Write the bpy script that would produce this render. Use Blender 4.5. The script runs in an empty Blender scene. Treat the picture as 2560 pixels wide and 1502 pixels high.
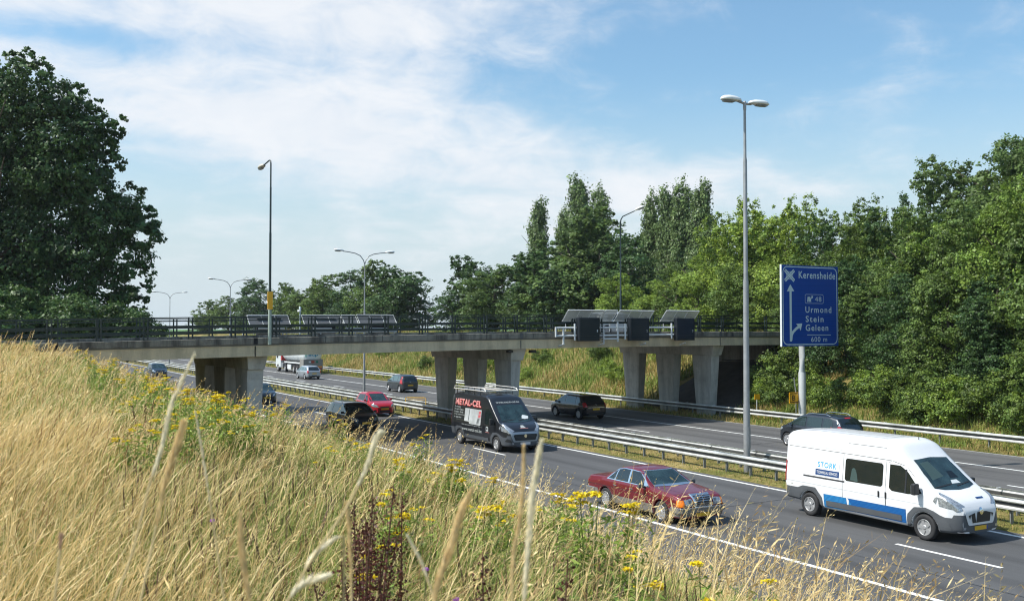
import bpy, bmesh, math, random
import numpy as np
from mathutils import Vector, Matrix
from mathutils.bvhtree import BVHTree
R=math.radians
random.seed(7); rng=np.random.default_rng(7)
S=bpy.context.scene; COL=S.collection
# ---------------------------------------------------------------- camera
CAMZ=5.6
cd=bpy.data.cameras.new('camera'); cam=bpy.data.objects.new('camera',cd); COL.objects.link(cam)
cd.sensor_width=36; cd.lens=35; cd.clip_start=.05; cd.clip_end=20000
cam.location=(0,0,CAMZ)
cam.rotation_euler=(R(90+1.634),0,-math.atan(1405/2489))
cd.dof.use_dof=True; cd.dof.focus_distance=34; cd.dof.aperture_fstop=8
S.camera=cam
# ---------------------------------------------------------------- sky
SUN_EL=R(52); SUN_AZ=math.atan2(-.95,.30)     # to-sun azimuth, from +Y towards +X
w=bpy.data.worlds.new('World'); S.world=w; w.use_nodes=True
nt=w.node_tree; nt.nodes.clear()
def wn(t,**k):
    n=nt.nodes.new(t)
    for a,b in k.items(): setattr(n,a,b)
    return n
def wl(a,b): nt.links.new(a,b)
def wm(op,a,b=None,c=None):
    n=wn('ShaderNodeMath',operation=op)
    for i,v in enumerate((a,b,c)):
        if v is None: continue
        if isinstance(v,(int,float)): n.inputs[i].default_value=v
        else: wl(v,n.inputs[i])
    return n.outputs[0]
sky=wn('ShaderNodeTexSky',sky_type='NISHITA'); sky.sun_disc=False
sky.sun_elevation=SUN_EL; sky.sun_rotation=SUN_AZ
sky.air_density=1.15; sky.dust_density=1.6; sky.ozone_density=1.6
tc=wn('ShaderNodeTexCoord'); sep=wn('ShaderNodeSeparateXYZ'); wl(tc.outputs['Generated'],sep.inputs[0])
az=wm('MULTIPLY',wm('ARCTAN2',sep.outputs[0],sep.outputs[1]),57.2958)
el=wm('MULTIPLY',wm('ARCSINE',sep.outputs[2]),57.2958)
# cloud deck coordinates: direction projected on a plane high above, so clouds flatten towards the horizon
zz=wm('ADD',sep.outputs[2],.12)
cx=wm('DIVIDE',sep.outputs[0],zz); cy=wm('DIVIDE',sep.outputs[1],zz)
cv=wn('ShaderNodeCombineXYZ'); wl(cx,cv.inputs[0]); wl(cy,cv.inputs[1])
mp=wn('ShaderNodeMapping'); wl(cv.outputs[0],mp.inputs[0]); mp.inputs['Scale'].default_value=(1.0,1.15,1)
mp.inputs['Rotation'].default_value=(0,0,R(25))
nz=wn('ShaderNodeTexNoise'); wl(mp.outputs[0],nz.inputs['Vector']); nz.inputs['Scale'].default_value=2.3
nz.inputs['Detail'].default_value=9; nz.inputs['Roughness'].default_value=.6; nz.inputs['Distortion'].default_value=.35
av=wn('ShaderNodeCombineXYZ'); wl(wm('MULTIPLY',az,.055),av.inputs[0]); wl(wm('MULTIPLY',el,.10),av.inputs[1])
n2=wn('ShaderNodeTexNoise'); wl(av.outputs[0],n2.inputs['Vector']); n2.inputs['Scale'].default_value=4.2
n2.inputs['Detail'].default_value=8; n2.inputs['Roughness'].default_value=.62; n2.inputs['Distortion'].default_value=.5
def blob(a0,e0,sa,se,amp,rot=0):
    c,s=math.cos(R(rot)),math.sin(R(rot))
    da=wm('SUBTRACT',az,a0); de=wm('SUBTRACT',el,e0)
    p=wm('ADD',wm('MULTIPLY',da,c/sa),wm('MULTIPLY',de,s/sa))
    q=wm('ADD',wm('MULTIPLY',da,-s/se),wm('MULTIPLY',de,c/se))
    r=wm('ADD',wm('MULTIPLY',p,p),wm('MULTIPLY',q,q))
    return wm('MULTIPLY',wm('POWER',2.71828,wm('MULTIPLY',r,-1)),amp)
blobs=[(9,18.3,18,3.0,.95,0),(25,17.6,8,2.0,.62,4),(14,11.3,14,3.2,.85,-6),(28,9.6,15,2.5,.62,-10),(38,8,12,1.3,.34,8),(50,12.5,9,.9,.32,10),
       (25,5,20,2.2,.32,0),(46,7.5,12,1.0,.28,0),(-12,14,14,8,.5,0),(8,15.2,4.5,.8,-.45,-3),(2,15.3,4,.8,-.4,0),(21,14,9,2.4,.42,0),(60,16,9,.8,.3,10)]
acc=None
for b in blobs:
    o=blob(*b); acc=o if acc is None else wm('ADD',acc,o)
dens=wm('ADD',acc,wm('MULTIPLY',wm('SUBTRACT',nz.outputs[0],.52),1.2))
dens=wm('ADD',dens,wm('MULTIPLY',wm('SUBTRACT',n2.outputs[0],.5),1.25))
hi=wn('ShaderNodeMapRange'); wl(el,hi.inputs[0]); hi.inputs[1].default_value=24; hi.inputs[2].default_value=42; hi.inputs[3].default_value=0; hi.inputs[4].default_value=.5
dens=wm('SUBTRACT',dens,hi.outputs[0])
mr=wn('ShaderNodeMapRange',interpolation_type='SMOOTHSTEP'); wl(dens,mr.inputs[0])
mr.inputs[1].default_value=.0; mr.inputs[2].default_value=1.15; mr.inputs[3].default_value=0; mr.inputs[4].default_value=.93
# milky air near the horizon
hz=wn('ShaderNodeMapRange',interpolation_type='SMOOTHSTEP'); wl(el,hz.inputs[0])
hz.inputs[1].default_value=15; hz.inputs[2].default_value=1; hz.inputs[3].default_value=0; hz.inputs[4].default_value=.92
tn=wn('ShaderNodeMix',data_type='RGBA',blend_type='MULTIPLY'); tn.inputs[0].default_value=1; wl(sky.outputs[0],tn.inputs[6]); tn.inputs[7].default_value=(.80,1.0,1.05,1)
bg=wn('ShaderNodeBackground'); wl(tn.outputs[2],bg.inputs[0]); bg.inputs[1].default_value=.14
SKYBG=bg
bgc=wn('ShaderNodeBackground'); bgc.inputs[1].default_value=.86
cr=wn('ShaderNodeMix',data_type='RGBA'); wl(n2.outputs[0],cr.inputs[0]); cr.inputs[6].default_value=(.72,.79,.88,1); cr.inputs[7].default_value=(.98,.98,.99,1)
wl(cr.outputs[2],bgc.inputs[0])
bgh=wn('ShaderNodeBackground'); bgh.inputs[0].default_value=(.66,.76,.82,1); bgh.inputs[1].default_value=.86
mh=wn('ShaderNodeMixShader'); wl(hz.outputs[0],mh.inputs[0]); wl(bg.outputs[0],mh.inputs[1]); wl(bgh.outputs[0],mh.inputs[2])
ms=wn('ShaderNodeMixShader'); wl(mr.outputs[0],ms.inputs[0]); wl(mh.outputs[0],ms.inputs[1]); wl(bgc.outputs[0],ms.inputs[2])
wo=wn('ShaderNodeOutputWorld'); wl(ms.outputs[0],wo.inputs[0])
# ---------------------------------------------------------------- sun
sl=bpy.data.lights.new('sun','SUN'); so=bpy.data.objects.new('sun',sl); COL.objects.link(so)
sl.energy=5.0; sl.angle=R(.55); sl.color=(1,.955,.88)
sd=Vector((math.sin(SUN_AZ)*math.cos(SUN_EL),math.cos(SUN_AZ)*math.cos(SUN_EL),math.sin(SUN_EL)))
so.rotation_euler=sd.to_track_quat('Z','Y').to_euler(); so.location=(-30,20,60)
# ---------------------------------------------------------------- render
S.view_settings.view_transform='Standard'; S.view_settings.look='None'; S.view_settings.gamma=1; S.view_settings.exposure=0.27
S.render.resolution_x=1024; S.render.resolution_y=600
S.cycles.filter_width=1.15; S.cycles.max_bounces=6; S.cycles.transparent_max_bounces=8; S.cycles.volume_bounces=0
# ================================================================ helpers
def tag(o,label=None,cat=None,group=None,kind=None):
    if label: o['label']=label
    if cat: o['category']=cat
    if group: o['group']=group
    if kind: o['kind']=kind
    return o
def empty(name,loc,rz=0,label=None,cat=None,group=None):
    o=bpy.data.objects.new(name,None); COL.objects.link(o); o.location=loc; o.rotation_euler=(0,0,rz); o.empty_display_size=.2
    return tag(o,label,cat,group)
def copy_tree(o,parent=None):
    c=o.copy(); COL.objects.link(c)
    if parent is not None: c.parent=parent
    for ch in list(o.children): copy_tree(ch,c)
    return c
MATS={}
def mat(name,col,rough=.6,metal=0,var=0,scale=3,coat=0,spec=.5,bump=0,bscale=40,emit=None):
    if name in MATS: return MATS[name]
    m=bpy.data.materials.new(name); m.use_nodes=True; t=m.node_tree; p=t.nodes['Principled BSDF']
    p.inputs['Base Color'].default_value=(*col,1); p.inputs['Roughness'].default_value=rough; p.inputs['Metallic'].default_value=metal
    p.inputs['Coat Weight'].default_value=coat; p.inputs['Coat Roughness'].default_value=.04; p.inputs['Specular IOR Level'].default_value=spec
    if var or bump:
        tcn=t.nodes.new('ShaderNodeTexCoord')
    if var:
        n=t.nodes.new('ShaderNodeTexNoise'); n.inputs['Scale'].default_value=scale; n.inputs['Detail'].default_value=8; n.inputs['Roughness'].default_value=.65
        t.links.new(tcn.outputs['Object'],n.inputs['Vector'])
        mx=t.nodes.new('ShaderNodeMix'); mx.data_type='RGBA'
        r=t.nodes.new('ShaderNodeMapRange'); t.links.new(n.outputs[0],r.inputs[0]); r.inputs[1].default_value=.3; r.inputs[2].default_value=.7
        t.links.new(r.outputs[0],mx.inputs[0])
        mx.inputs[6].default_value=(*[c*(1-var) for c in col],1); mx.inputs[7].default_value=(*[min(1,c*(1+var)) for c in col],1)
        t.links.new(mx.outputs[2],p.inputs['Base Color'])
    if bump:
        n=t.nodes.new('ShaderNodeTexNoise'); n.inputs['Scale'].default_value=bscale; n.inputs['Detail'].default_value=5
        t.links.new(tcn.outputs['Object'],n.inputs['Vector'])
        b=t.nodes.new('ShaderNodeBump'); b.inputs['Strength'].default_value=bump; b.inputs['Distance'].default_value=.02
        t.links.new(n.outputs[0],b.inputs['Height']); t.links.new(b.outputs[0],p.inputs['Normal'])
    MATS[name]=m; return m
def np_mesh(name,V,F,m,parent=None,smooth=False,col=None,mi=None):
    """V (n,3); F (k,4) or (k,3) int; col (n,4) point colours"""
    me=bpy.data.meshes.new(name); V=np.asarray(V,dtype=np.float32); F=np.asarray(F,dtype=np.int32)
    me.vertices.add(len(V)); me.vertices.foreach_set('co',V.ravel())
    k=F.shape[1]; me.loops.add(F.size); me.loops.foreach_set('vertex_index',F.ravel())
    me.polygons.add(len(F)); me.polygons.foreach_set('loop_start',np.arange(0,F.size,k,dtype=np.int32)); me.polygons.foreach_set('loop_total',np.full(len(F),k,dtype=np.int32))
    if smooth: me.polygons.foreach_set('use_smooth',np.ones(len(F),dtype=bool))
    for x in (m if isinstance(m,(list,tuple)) else [m]): me.materials.append(x)
    if mi is not None: me.polygons.foreach_set('material_index',np.asarray(mi,dtype=np.int32))
    if col is not None:
        a=me.color_attributes.new('tint','FLOAT_COLOR','POINT'); a.data.foreach_set('color',np.asarray(col,dtype=np.float32).ravel())
    me.update(); me.validate()
    o=bpy.data.objects.new(name,me); COL.objects.link(o)
    if parent is not None: o.parent=parent
    return o
class MB:
    """collects shapes, builds ONE mesh object"""
    def __init__(s): s.v=[]; s.f=[]; s.sm=[]
    def add(s,vs,fs,smooth=False):
        b=len(s.v); s.v+= [tuple(v) for v in vs]; s.f+=[tuple(b+i for i in f) for f in fs]; s.sm+=[smooth]*len(fs)
    def box(s,c,d,rz=0,ry=0,rx=0):
        M=Matrix.Translation(c)@Matrix.Rotation(rz,4,'Z')@Matrix.Rotation(ry,4,'Y')@Matrix.Rotation(rx,4,'X')
        vs=[M@Vector((x*d[0]/2,y*d[1]/2,z*d[2]/2)) for x in (-1,1) for y in (-1,1) for z in (-1,1)]
        s.add(vs,[(0,1,3,2),(4,6,7,5),(0,4,5,1),(2,3,7,6),(0,2,6,4),(1,5,7,3)])
    def b2(s,lo,hi): s.box([(a+b)/2 for a,b in zip(lo,hi)],[b-a for a,b in zip(lo,hi)])
    def tube(s,pts,r,n=8,cap=True):
        pts=[Vector(p) for p in pts]; rs=r if isinstance(r,(list,tuple)) else [r]*len(pts)
        rings=[]; up=Vector((0,0,1))
        for i,p in enumerate(pts):
            d=(pts[min(i+1,len(pts)-1)]-pts[max(i-1,0)]).normalized()
            a=d.cross(up); a=a.normalized() if a.length>1e-3 else Vector((1,0,0))
            if i and a.dot(pa)<0: a=-a
            pa=a; b=d.cross(a).normalized()
            rings.append([p+(a*math.cos(2*math.pi*k/n)+b*math.sin(2*math.pi*k/n))*rs[i] for k in range(n)])
        vs=[v for g in rings for v in g]; fs=[]
        for i in range(len(pts)-1):
            for k in range(n): fs.append((i*n+k,i*n+(k+1)%n,(i+1)*n+(k+1)%n,(i+1)*n+k))
        s.add(vs,fs,True)
        if cap: s.add(rings[0],[tuple(range(n))]); s.add(rings[-1],[tuple(range(n))])
    def prism(s,poly,h0,h1,axis='y'):
        """poly: 2D points in the plane across axis, extruded h0..h1 (y: poly=(x,z); x: (y,z); z: (x,y))"""
        f={'y':lambda p,h:(p[0],h,p[1]),'x':lambda p,h:(h,p[0],p[1]),'z':lambda p,h:(p[0],p[1],h)}[axis]
        n=len(poly); vs=[f(p,h0) for p in poly]+[f(p,h1) for p in poly]
        s.add(vs,[tuple(range(n)),tuple(range(2*n-1,n-1,-1))]+[(i,(i+1)%n,n+(i+1)%n,n+i) for i in range(n)])
    def sweep(s,prof,path):
        """closed profile (u,z) swept through frames path=[(origin, uvec)], z up"""
        n=len(prof); vs=[]
        for o,u in path:
            for a,z in prof: vs.append((o[0]+u[0]*a,o[1]+u[1]*a,o[2]+z))
        fs=[(i*n+k,i*n+(k+1)%n,(i+1)*n+(k+1)%n,(i+1)*n+k) for i in range(len(path)-1) for k in range(n)]
        fs+= [tuple(range(n)),tuple(range((len(path)-1)*n,len(path)*n))]
        s.add(vs,fs)
    def lathe(s,prof,c,n=16,axis='z'):
        vs=[];
        for r,h in prof:
            for k in range(n):
                a=2*math.pi*k/n; x,y=r*math.cos(a),r*math.sin(a)
                p={'z':(x,y,h),'y':(x,h,y),'x':(h,x,y)}[axis]
                vs.append((c[0]+p[0],c[1]+p[1],c[2]+p[2]))
        fs=[(i*n+k,i*n+(k+1)%n,(i+1)*n+(k+1)%n,(i+1)*n+k) for i in range(len(prof)-1) for k in range(n)]
        s.add(vs,fs,True)
        s.add(vs[:n],[tuple(range(n))]); s.add(vs[-n:],[tuple(range(n))])
    def build(s,name,m,parent=None,bevel=0):
        me=bpy.data.meshes.new(name); me.from_pydata(s.v,[],s.f); me.materials.append(m)
        me.polygons.foreach_set('use_smooth',s.sm)
        bm=bmesh.new(); bm.from_mesh(me); bmesh.ops.recalc_face_normals(bm,faces=bm.faces); bm.to_mesh(me); bm.free()
        me.update(); o=bpy.data.objects.new(name,me); COL.objects.link(o)
        if parent is not None: o.parent=parent
        if bevel:
            md=o.modifiers.new('bevel','BEVEL'); md.width=bevel; md.segments=2; md.limit_method='ANGLE'
        return o
def text_verts(s,bold=0,spacing=1):
    c=bpy.data.curves.new('txt','FONT'); c.body=s; c.offset=bold; c.space_character=spacing; c.resolution_u=3; c.fill_mode='FRONT'
    o=bpy.data.objects.new('txt',c); COL.objects.link(o)
    dg=bpy.context.evaluated_depsgraph_get(); me=bpy.data.meshes.new_from_object(o.evaluated_get(dg))
    V=np.array([v.co[:] for v in me.vertices]); F=[tuple(p.vertices) for p in me.polygons]
    bpy.data.objects.remove(o); bpy.data.curves.remove(c); bpy.data.meshes.remove(me)
    V[:,0]-=V[:,0].min(); V[:,1]-=V[:,1].min(); V[:,0]/=V[:,0].max(); V[:,1]/=V[:,1].max()
    return V,F
# ================================================================ ground and roads
GX=[-1500,-400,-200,-100,-60,-40,-25,-15,-10,-6,-3,-1,0,1,2,2.6,3.4,4.4,5.4,6.4,7.4,8.6,9.8,11,12.2,13.3,14.2,14.45,14.55,25.6,25.75,27,28.3,28.85,29,41.05,41.25,42,43,43.6,44.6,46,47.5,49,50.5,52,53.5,55,60,70,90,130,200,400,800,1500]
def gz(x,y):
    s=min(1,max(0,(y-12)/26)); crest=2.5+1.0*min(1,max(0,(y-20)/18)); top=4.0+.30*s
    if x<13.3:
        z=top if x<crest else top*(13.3-x)/(13.3-crest)
        # rounded crest
        z-= .12*math.exp(-((x-crest)/.8)**2)
    elif x<43.2: z=0
    elif x<54: z=4.9*(x-43.2)/10.8
    else: z=4.9
    if 14.5<x<25.7 or 28.9<x<41.15: z=-.05
    elif 25.7<=x<=28.9: z=.03
    if -20<y<262: k=0
    else: k=min(1,max(0,(y-262)/70)) if y>0 else 0
    z=z*(1-k)+4.35*k
    if x<3 and 44<y<62: z=max(z,4.55)
    if x<13.3: z+= .40*math.exp(-((x-5.4)/1.8)**2-((y-13.5)/6)**2)
    if 2.5<x<13 and y<50 and y>0: z+= .07*math.sin(x*2.1+y*1.3)+.05*math.sin(y*2.7-x)
    return z
GY=[-150,-60,-20]+[-10+k*1.0 for k in range(75)]+[66+k*4 for k in range(50)]+[270,290,310,330,345,400,600,1000,1800,2600]
vs=[(x,y,gz(x,y)) for y in GY for x in GX]; nx=len(GX)
fs=[(j*nx+i,j*nx+i+1,(j+1)*nx+i+1,(j+1)*nx+i) for j in range(len(GY)-1) for i in range(nx-1)]
def grass_ground_mat():
    m=bpy.data.materials.new('grassy_soil'); m.use_nodes=True; t=m.node_tree; p=t.nodes['Principled BSDF']; p.inputs['Roughness'].default_value=.95; p.inputs['Specular IOR Level'].default_value=.1
    g=t.nodes.new('ShaderNodeNewGeometry'); 
    def N(s,d=6,r=.6):
        n=t.nodes.new('ShaderNodeTexNoise'); n.inputs['Scale'].default_value=s; n.inputs['Detail'].default_value=d; n.inputs['Roughness'].default_value=r
        t.links.new(g.outputs['Position'],n.inputs['Vector']); return n.outputs[0]
    def ramp(f,st):
        c=t.nodes.new('ShaderNodeValToRGB'); e=c.color_ramp.elements
        e[0].position=st[0][0]; e[0].color=(*st[0][1],1); e[1].position=st[-1][0]; e[1].color=(*st[-1][1],1)
        for q,cc in st[1:-1]:
            x=e.new(q); x.color=(*cc,1)
        t.links.new(f,c.inputs[0]); return c.outputs[0]
    a=ramp(N(.35,8,.7),[(.32,(.10,.11,.035)),(.46,(.15,.14,.045)),(.54,(.24,.19,.075)),(.68,(.33,.26,.12))])
    b=ramp(N(6,6,.7),[(.3,(.35,.38,.3)),(.5,(.85,.85,.8)),(.7,(1.25,1.2,1.1))])
    mx=t.nodes.new('ShaderNodeMix'); mx.data_type='RGBA'; mx.blend_type='MULTIPLY'; mx.inputs[0].default_value=1
    t.links.new(a,mx.inputs[6]); t.links.new(b,mx.inputs[7]); t.links.new(mx.outputs[2],p.inputs['Base Color'])
    # green crop fields beyond the cutting
    sp=t.nodes.new('ShaderNodeSeparateXYZ'); t.links.new(g.outputs['Position'],sp.inputs[0])
    r=t.nodes.new('ShaderNodeMapRange'); t.links.new(sp.outputs[1],r.inputs[0]); r.inputs[1].default_value=255; r.inputs[2].default_value=300
    m2=t.nodes.new('ShaderNodeMix'); m2.data_type='RGBA'; t.links.new(r.outputs[0],m2.inputs[0]); t.links.new(mx.outputs[2],m2.inputs[6]); m2.inputs[7].default_value=(.10,.19,.06,1)
    t.links.new(m2.outputs[2],p.inputs['Base Color'])
    return m
ground=np_mesh('ground',vs,fs,grass_ground_mat(),smooth=True); tag(ground,kind='structure')
def asphalt_mat(name,base,lanes):
    m=bpy.data.materials.new(name); m.use_nodes=True; t=m.node_tree; p=t.nodes['Principled BSDF']; p.inputs['Roughness'].default_value=.82; p.inputs['Specular IOR Level'].default_value=.35
    g=t.nodes.new('ShaderNodeNewGeometry')
    def noise(sc,vec,d=5):
        mp=t.nodes.new('ShaderNodeMapping'); mp.inputs['Scale'].default_value=vec; t.links.new(g.outputs['Position'],mp.inputs[0])
        n=t.nodes.new('ShaderNodeTexNoise'); n.inputs['Scale'].default_value=sc; n.inputs['Detail'].default_value=d; n.inputs['Roughness'].default_value=.65; t.links.new(mp.outputs[0],n.inputs['Vector']); return n.outputs[0]
    def M(op,a,b):
        n=t.nodes.new('ShaderNodeMath'); n.operation=op
        for i,v in enumerate((a,b)):
            if isinstance(v,(int,float)): n.inputs[i].default_value=v
            else: t.links.new(v,n.inputs[i])
        return n.outputs[0]
    fine=noise(38,(1,1,1),3); streak=noise(1.6,(1,.035,1),4); patch=noise(.25,(1,.3,1),4)
    sp=t.nodes.new('ShaderNodeSeparateXYZ'); t.links.new(g.outputs['Position'],sp.inputs[0])
    v=M('ADD',M('MULTIPLY',fine,.9),M('ADD',M('MULTIPLY',streak,.95),M('MULTIPLY',patch,.75)))
    # worn wheel tracks along each lane
    for c in lanes:
        for o in (-.85,.85):
            d=M('SUBTRACT',sp.outputs[0],c+o); q=M('POWER',2.718,M('MULTIPLY',M('MULTIPLY',d,d),-9)); v=M('SUBTRACT',v,M('MULTIPLY',q,.34))
    cr=t.nodes.new('ShaderNodeValToRGB'); t.links.new(M('MULTIPLY',v,.42),cr.inputs[0]); e=cr.color_ramp.elements
    e[0].position=.25; e[0].color=(*[c*.55 for c in base],1); e[1].position=.78; e[1].color=(*[c*1.5 for c in base],1)
    t.links.new(cr.outputs[0],p.inputs['Base Color'])
    b=t.nodes.new('ShaderNodeBump'); b.inputs['Strength'].default_value=.35; b.inputs['Distance'].default_value=.01; t.links.new(fine,b.inputs['Height']); t.links.new(b.outputs[0],p.inputs['Normal'])
    return m
AS1=asphalt_mat('near_asphalt',(.076,.076,.077),[19.7,23.4]); AS2=asphalt_mat('far_asphalt',(.094,.092,.090),[31.2,35.0,38.9])
def strip(mb,x0,x1,y0,y1,z,dy=8):
    n=max(1,int((y1-y0)/dy)); vs=[]; 
    for k in range(n+1):
        y=y0+(y1-y0)*k/n; vs+=[(x0,y,z),(x1,y,z)]
    mb.add(vs,[(2*k,2*k+1,2*k+3,2*k+2) for k in range(n)])
def road(name,x0,x1,m):
    mb=MB(); mb.b2((x0,-60,-.3),(x1,263,0)); tag(mb.build(name,m),kind='structure')
road('near_carriageway',14.55,25.6,AS1); road('far_carriageway',29.0,41.05,AS2)
white=mat('road_paint',(.72,.72,.69),.6,var=.13,scale=9); oldp=mat('worn_road_paint',(.42,.42,.40),.7,var=.35,scale=7)
mb=MB(); strip(mb,17.76,17.93,-60,263,.005); strip(mb,25.13,25.29,-60,263,.005)
k=-60
for i in range(27): strip(mb,21.51,21.65,14.84-36+12*i,17.84-36+12*i,.005)
tag(mb.build('near_lane_markings',white),kind='structure')
mb=MB(); strip(mb,36.86,37.02,-60,263,.005); strip(mb,29.35,29.5,-60,263,.005)
for i in range(27): strip(mb,33.03,33.17,19.5-36+12*i,22.5-36+12*i,.005)
tag(mb.build('far_lane_markings',white),kind='structure')
mb=MB(); strip(mb,40.82,40.92,-60,263,.005); tag(mb.build('far_shoulder_marking',oldp),kind='structure')
seam=mat('bitumen_seam',(.022,.022,.024),.5)
mb=MB(); strip(mb,19.62,19.655,-60,263,.004); strip(mb,16.4,16.43,-60,263,.004); strip(mb,31.3,31.33,-60,263,.004); strip(mb,34.7,34.72,-60,263,.004)
for y,a,b in ((24.2,25.1,19.7),(36.5,33.2,36.8),(61,18,25)): mb.box(((a+b)/2,y,.003),(abs(a-b),.03,.004),rz=.05)
tag(mb.build('asphalt_joints',seam),kind='structure')

# ================================================================ bridge
def concrete(name,base,stain=.5,vert=1,dark=(.05,.045,.04)):
    m=bpy.data.materials.new(name); m.use_nodes=True; t=m.node_tree; p=t.nodes['Principled BSDF']; p.inputs['Roughness'].default_value=.85; p.inputs['Specular IOR Level'].default_value=.25
    g=t.nodes.new('ShaderNodeTexCoord')
    def noise(sc,vec,d=7,r=.65):
        mp=t.nodes.new('ShaderNodeMapping'); mp.inputs['Scale'].default_value=vec; t.links.new(g.outputs['Object'],mp.inputs[0])
        n=t.nodes.new('ShaderNodeTexNoise'); n.inputs['Scale'].default_value=sc; n.inputs['Detail'].default_value=d; n.inputs['Roughness'].default_value=r; t.links.new(mp.outputs[0],n.inputs['Vector']); return n.outputs[0]
    def mix(f,a,b,mode='MIX'):
        n=t.nodes.new('ShaderNodeMix'); n.data_type='RGBA'; n.blend_type=mode
        for s,v in ((0,f),(6,a),(7,b)):
            if isinstance(v,float): n.inputs[s].default_value=v
            elif isinstance(v,tuple): n.inputs[s].default_value=(*v,1)
            else: t.links.new(v,n.inputs[s])
        return n.outputs[2]
    def rmp(v,a,b,c=0,d=1):
        n=t.nodes.new('ShaderNodeMapRange'); t.links.new(v,n.inputs[0]); n.inputs[1].default_value=a; n.inputs[2].default_value=b; n.inputs[3].default_value=c; n.inputs[4].default_value=d; return n.outputs[0]
    c=mix(noise(1.2,(1,1,1)),tuple(x*.8 for x in base),tuple(min(1,x*1.18) for x in base))
    c=mix(rmp(noise(1.6,(1,1,.16),6,.7),.44,.62,0,stain),c,dark)           # run-off streaks
    c=mix(rmp(noise(.7,(1,1,1.5),8,.75),.50,.66,0,stain*.8),c,tuple(x*1.4 for x in dark))
    c=mix(rmp(noise(14,(1,1,1),4),.3,.7,0,.25),c,tuple(x*.6 for x in base))
    t.links.new(c,p.inputs['Base Color'])
    b=t.nodes.new('ShaderNodeBump'); b.inputs['Strength'].default_value=.3; b.inputs['Distance'].default_value=.01; t.links.new(noise(30,(1,1,1),4),b.inputs['Height']); t.links.new(b.outputs[0],p.inputs['Normal'])
    return m
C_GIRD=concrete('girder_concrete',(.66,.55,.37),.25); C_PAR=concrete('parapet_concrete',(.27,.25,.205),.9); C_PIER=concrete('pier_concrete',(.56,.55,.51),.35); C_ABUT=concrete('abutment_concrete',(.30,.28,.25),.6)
BANG=math.atan(.06)
matrix=Matrix.Translation((27.3,47.94,0))@Matrix.Rotation(BANG,4,'Z')
BR=empty('road_bridge',(27.3,47.94,0),BANG,'concrete road bridge on three piers crossing the whole motorway','bridge')
def bt(x): x=max(-45,min(45,x)); return 5.36+.0085*x-.00028*x*x
def along(x0,x1,st=2.0):
    n=max(1,int(round((x1-x0)/st))); return [x0+(x1-x0)*k/n for k in range(n+1)]
def bsweep(mb,prof,x0,x1):
    """prof=(y', z relative to parapet top)"""
    xs=along(x0,x1); n=len(prof); vs=[(x,y,bt(x)+z) for x in xs for y,z in prof]
    fs=[(i*n+k,i*n+(k+1)%n,(i+1)*n+(k+1)%n,(i+1)*n+k) for i in range(len(xs)-1) for k in range(n)]
    fs+=[tuple(range(n)),tuple(range((len(xs)-1)*n,len(xs)*n))]; mb.add(vs,fs)
mb=MB(); bsweep(mb,[(.06,-.88),(.06,-.80),(.075,-.79),(.075,-.42),(.06,-.41),(.06,-.37),(.14,-.37),(.14,-.272),(10.76,-.272),(10.76,-.37),(10.84,-.37),(10.84,-.88)],-24,26.5); mb.build('girder',C_GIRD,BR)
for y0,s in ((0,1),(10.9,-1)):
    mb=MB(); bsweep(mb,[(y0,-.30),(y0+s*.137,-.30),(y0+s*.137,-.262),(y0+s*.36,-.262),(y0+s*.36,-.02),(y0+s*.34,0),(y0+s*.02,0),(y0,-.02)],-60,48); mb.build('parapet',C_PAR,BR)
mb=MB(); bsweep(mb,[(.362,-.27),(.362,-.255),(10.538,-.255),(10.538,-.27)],-60,48); mb.build('road_surface',AS2,BR)
mb=MB(); mb.tube([(x,.10,bt(x)-.335) for x in along(-24,26,2)],.028,6); mb.build('conduit',mat('old_steel_pipe',(.25,.25,.24),.6,.3),BR)
dk=mat('joint_rubber',(.012,.012,.012),.8)
for x in (-23.4,-14.7,.38,15.65):
    mb=MB(); mb.b2((x-.025,.052,bt(x)-.885),(x+.025,.3,bt(x)-.38)); mb.b2((x-.10,-.004,bt(x)-.302),(x+.10,.30,bt(x)-.004)); mb.build('expansion_joint',dk if x<0 else mat('patched_joint',(.10,.10,.10),.8),BR)
mb=MB()
for k in range(-9,8):
    x=k*3.1+1.2; mb.b2((x-.012,-.0035,bt(x)-.298),(x+.012,.3,bt(x)-.01))
mb.build('parapet_joint',dk,BR)
PX=[-14.45,.50,15.9]
for i,px in enumerate(PX):
    zt=bt(px)-.884; zb=zt-.64
    mb=MB(); vs=[(px-.50,.45,zt),(px+.50,.45,zt),(px+.50,10.1,zt),(px-.50,10.1,zt),(px-.40,.62,zb),(px+.40,.62,zb),(px+.40,9.95,zb),(px-.40,9.95,zb)]
    mb.add(vs,[(0,1,2,3),(4,7,6,5),(0,4,5,1),(1,5,6,2),(2,6,7,3),(3,7,4,0)]); mb.build('pier_cap',C_PIER,BR,bevel=.02)
    for y in (.75,4.35,7.95):
        mb=MB(); a,b=((.40,.34) if i==0 else (.33,.215) if i==1 else (.36,.24)); zt2=zb-.003; L_=1.9 if i==0 else 1.8
        vs=[(px-a,y,zt2),(px+a,y,zt2),(px+a,y+L_,zt2),(px-a,y+L_,zt2),(px-b,y+.24,-.1),(px+b,y+.24,-.1),(px+b,y+L_-.3,-.1),(px-b,y+L_-.3,-.1)]
        mb.add(vs,[(0,1,2,3),(4,7,6,5),(0,4,5,1),(1,5,6,2),(2,6,7,3),(3,7,4,0)]); mb.build('pier_column',C_PIER,BR,bevel=.02)
    for y in (1.3,4.0,6.7,9.3):
        mb=MB(); mb.b2((px-.35,y-.2,zt+.0),(px+.35,y+.2,zt+.003)); 
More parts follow.
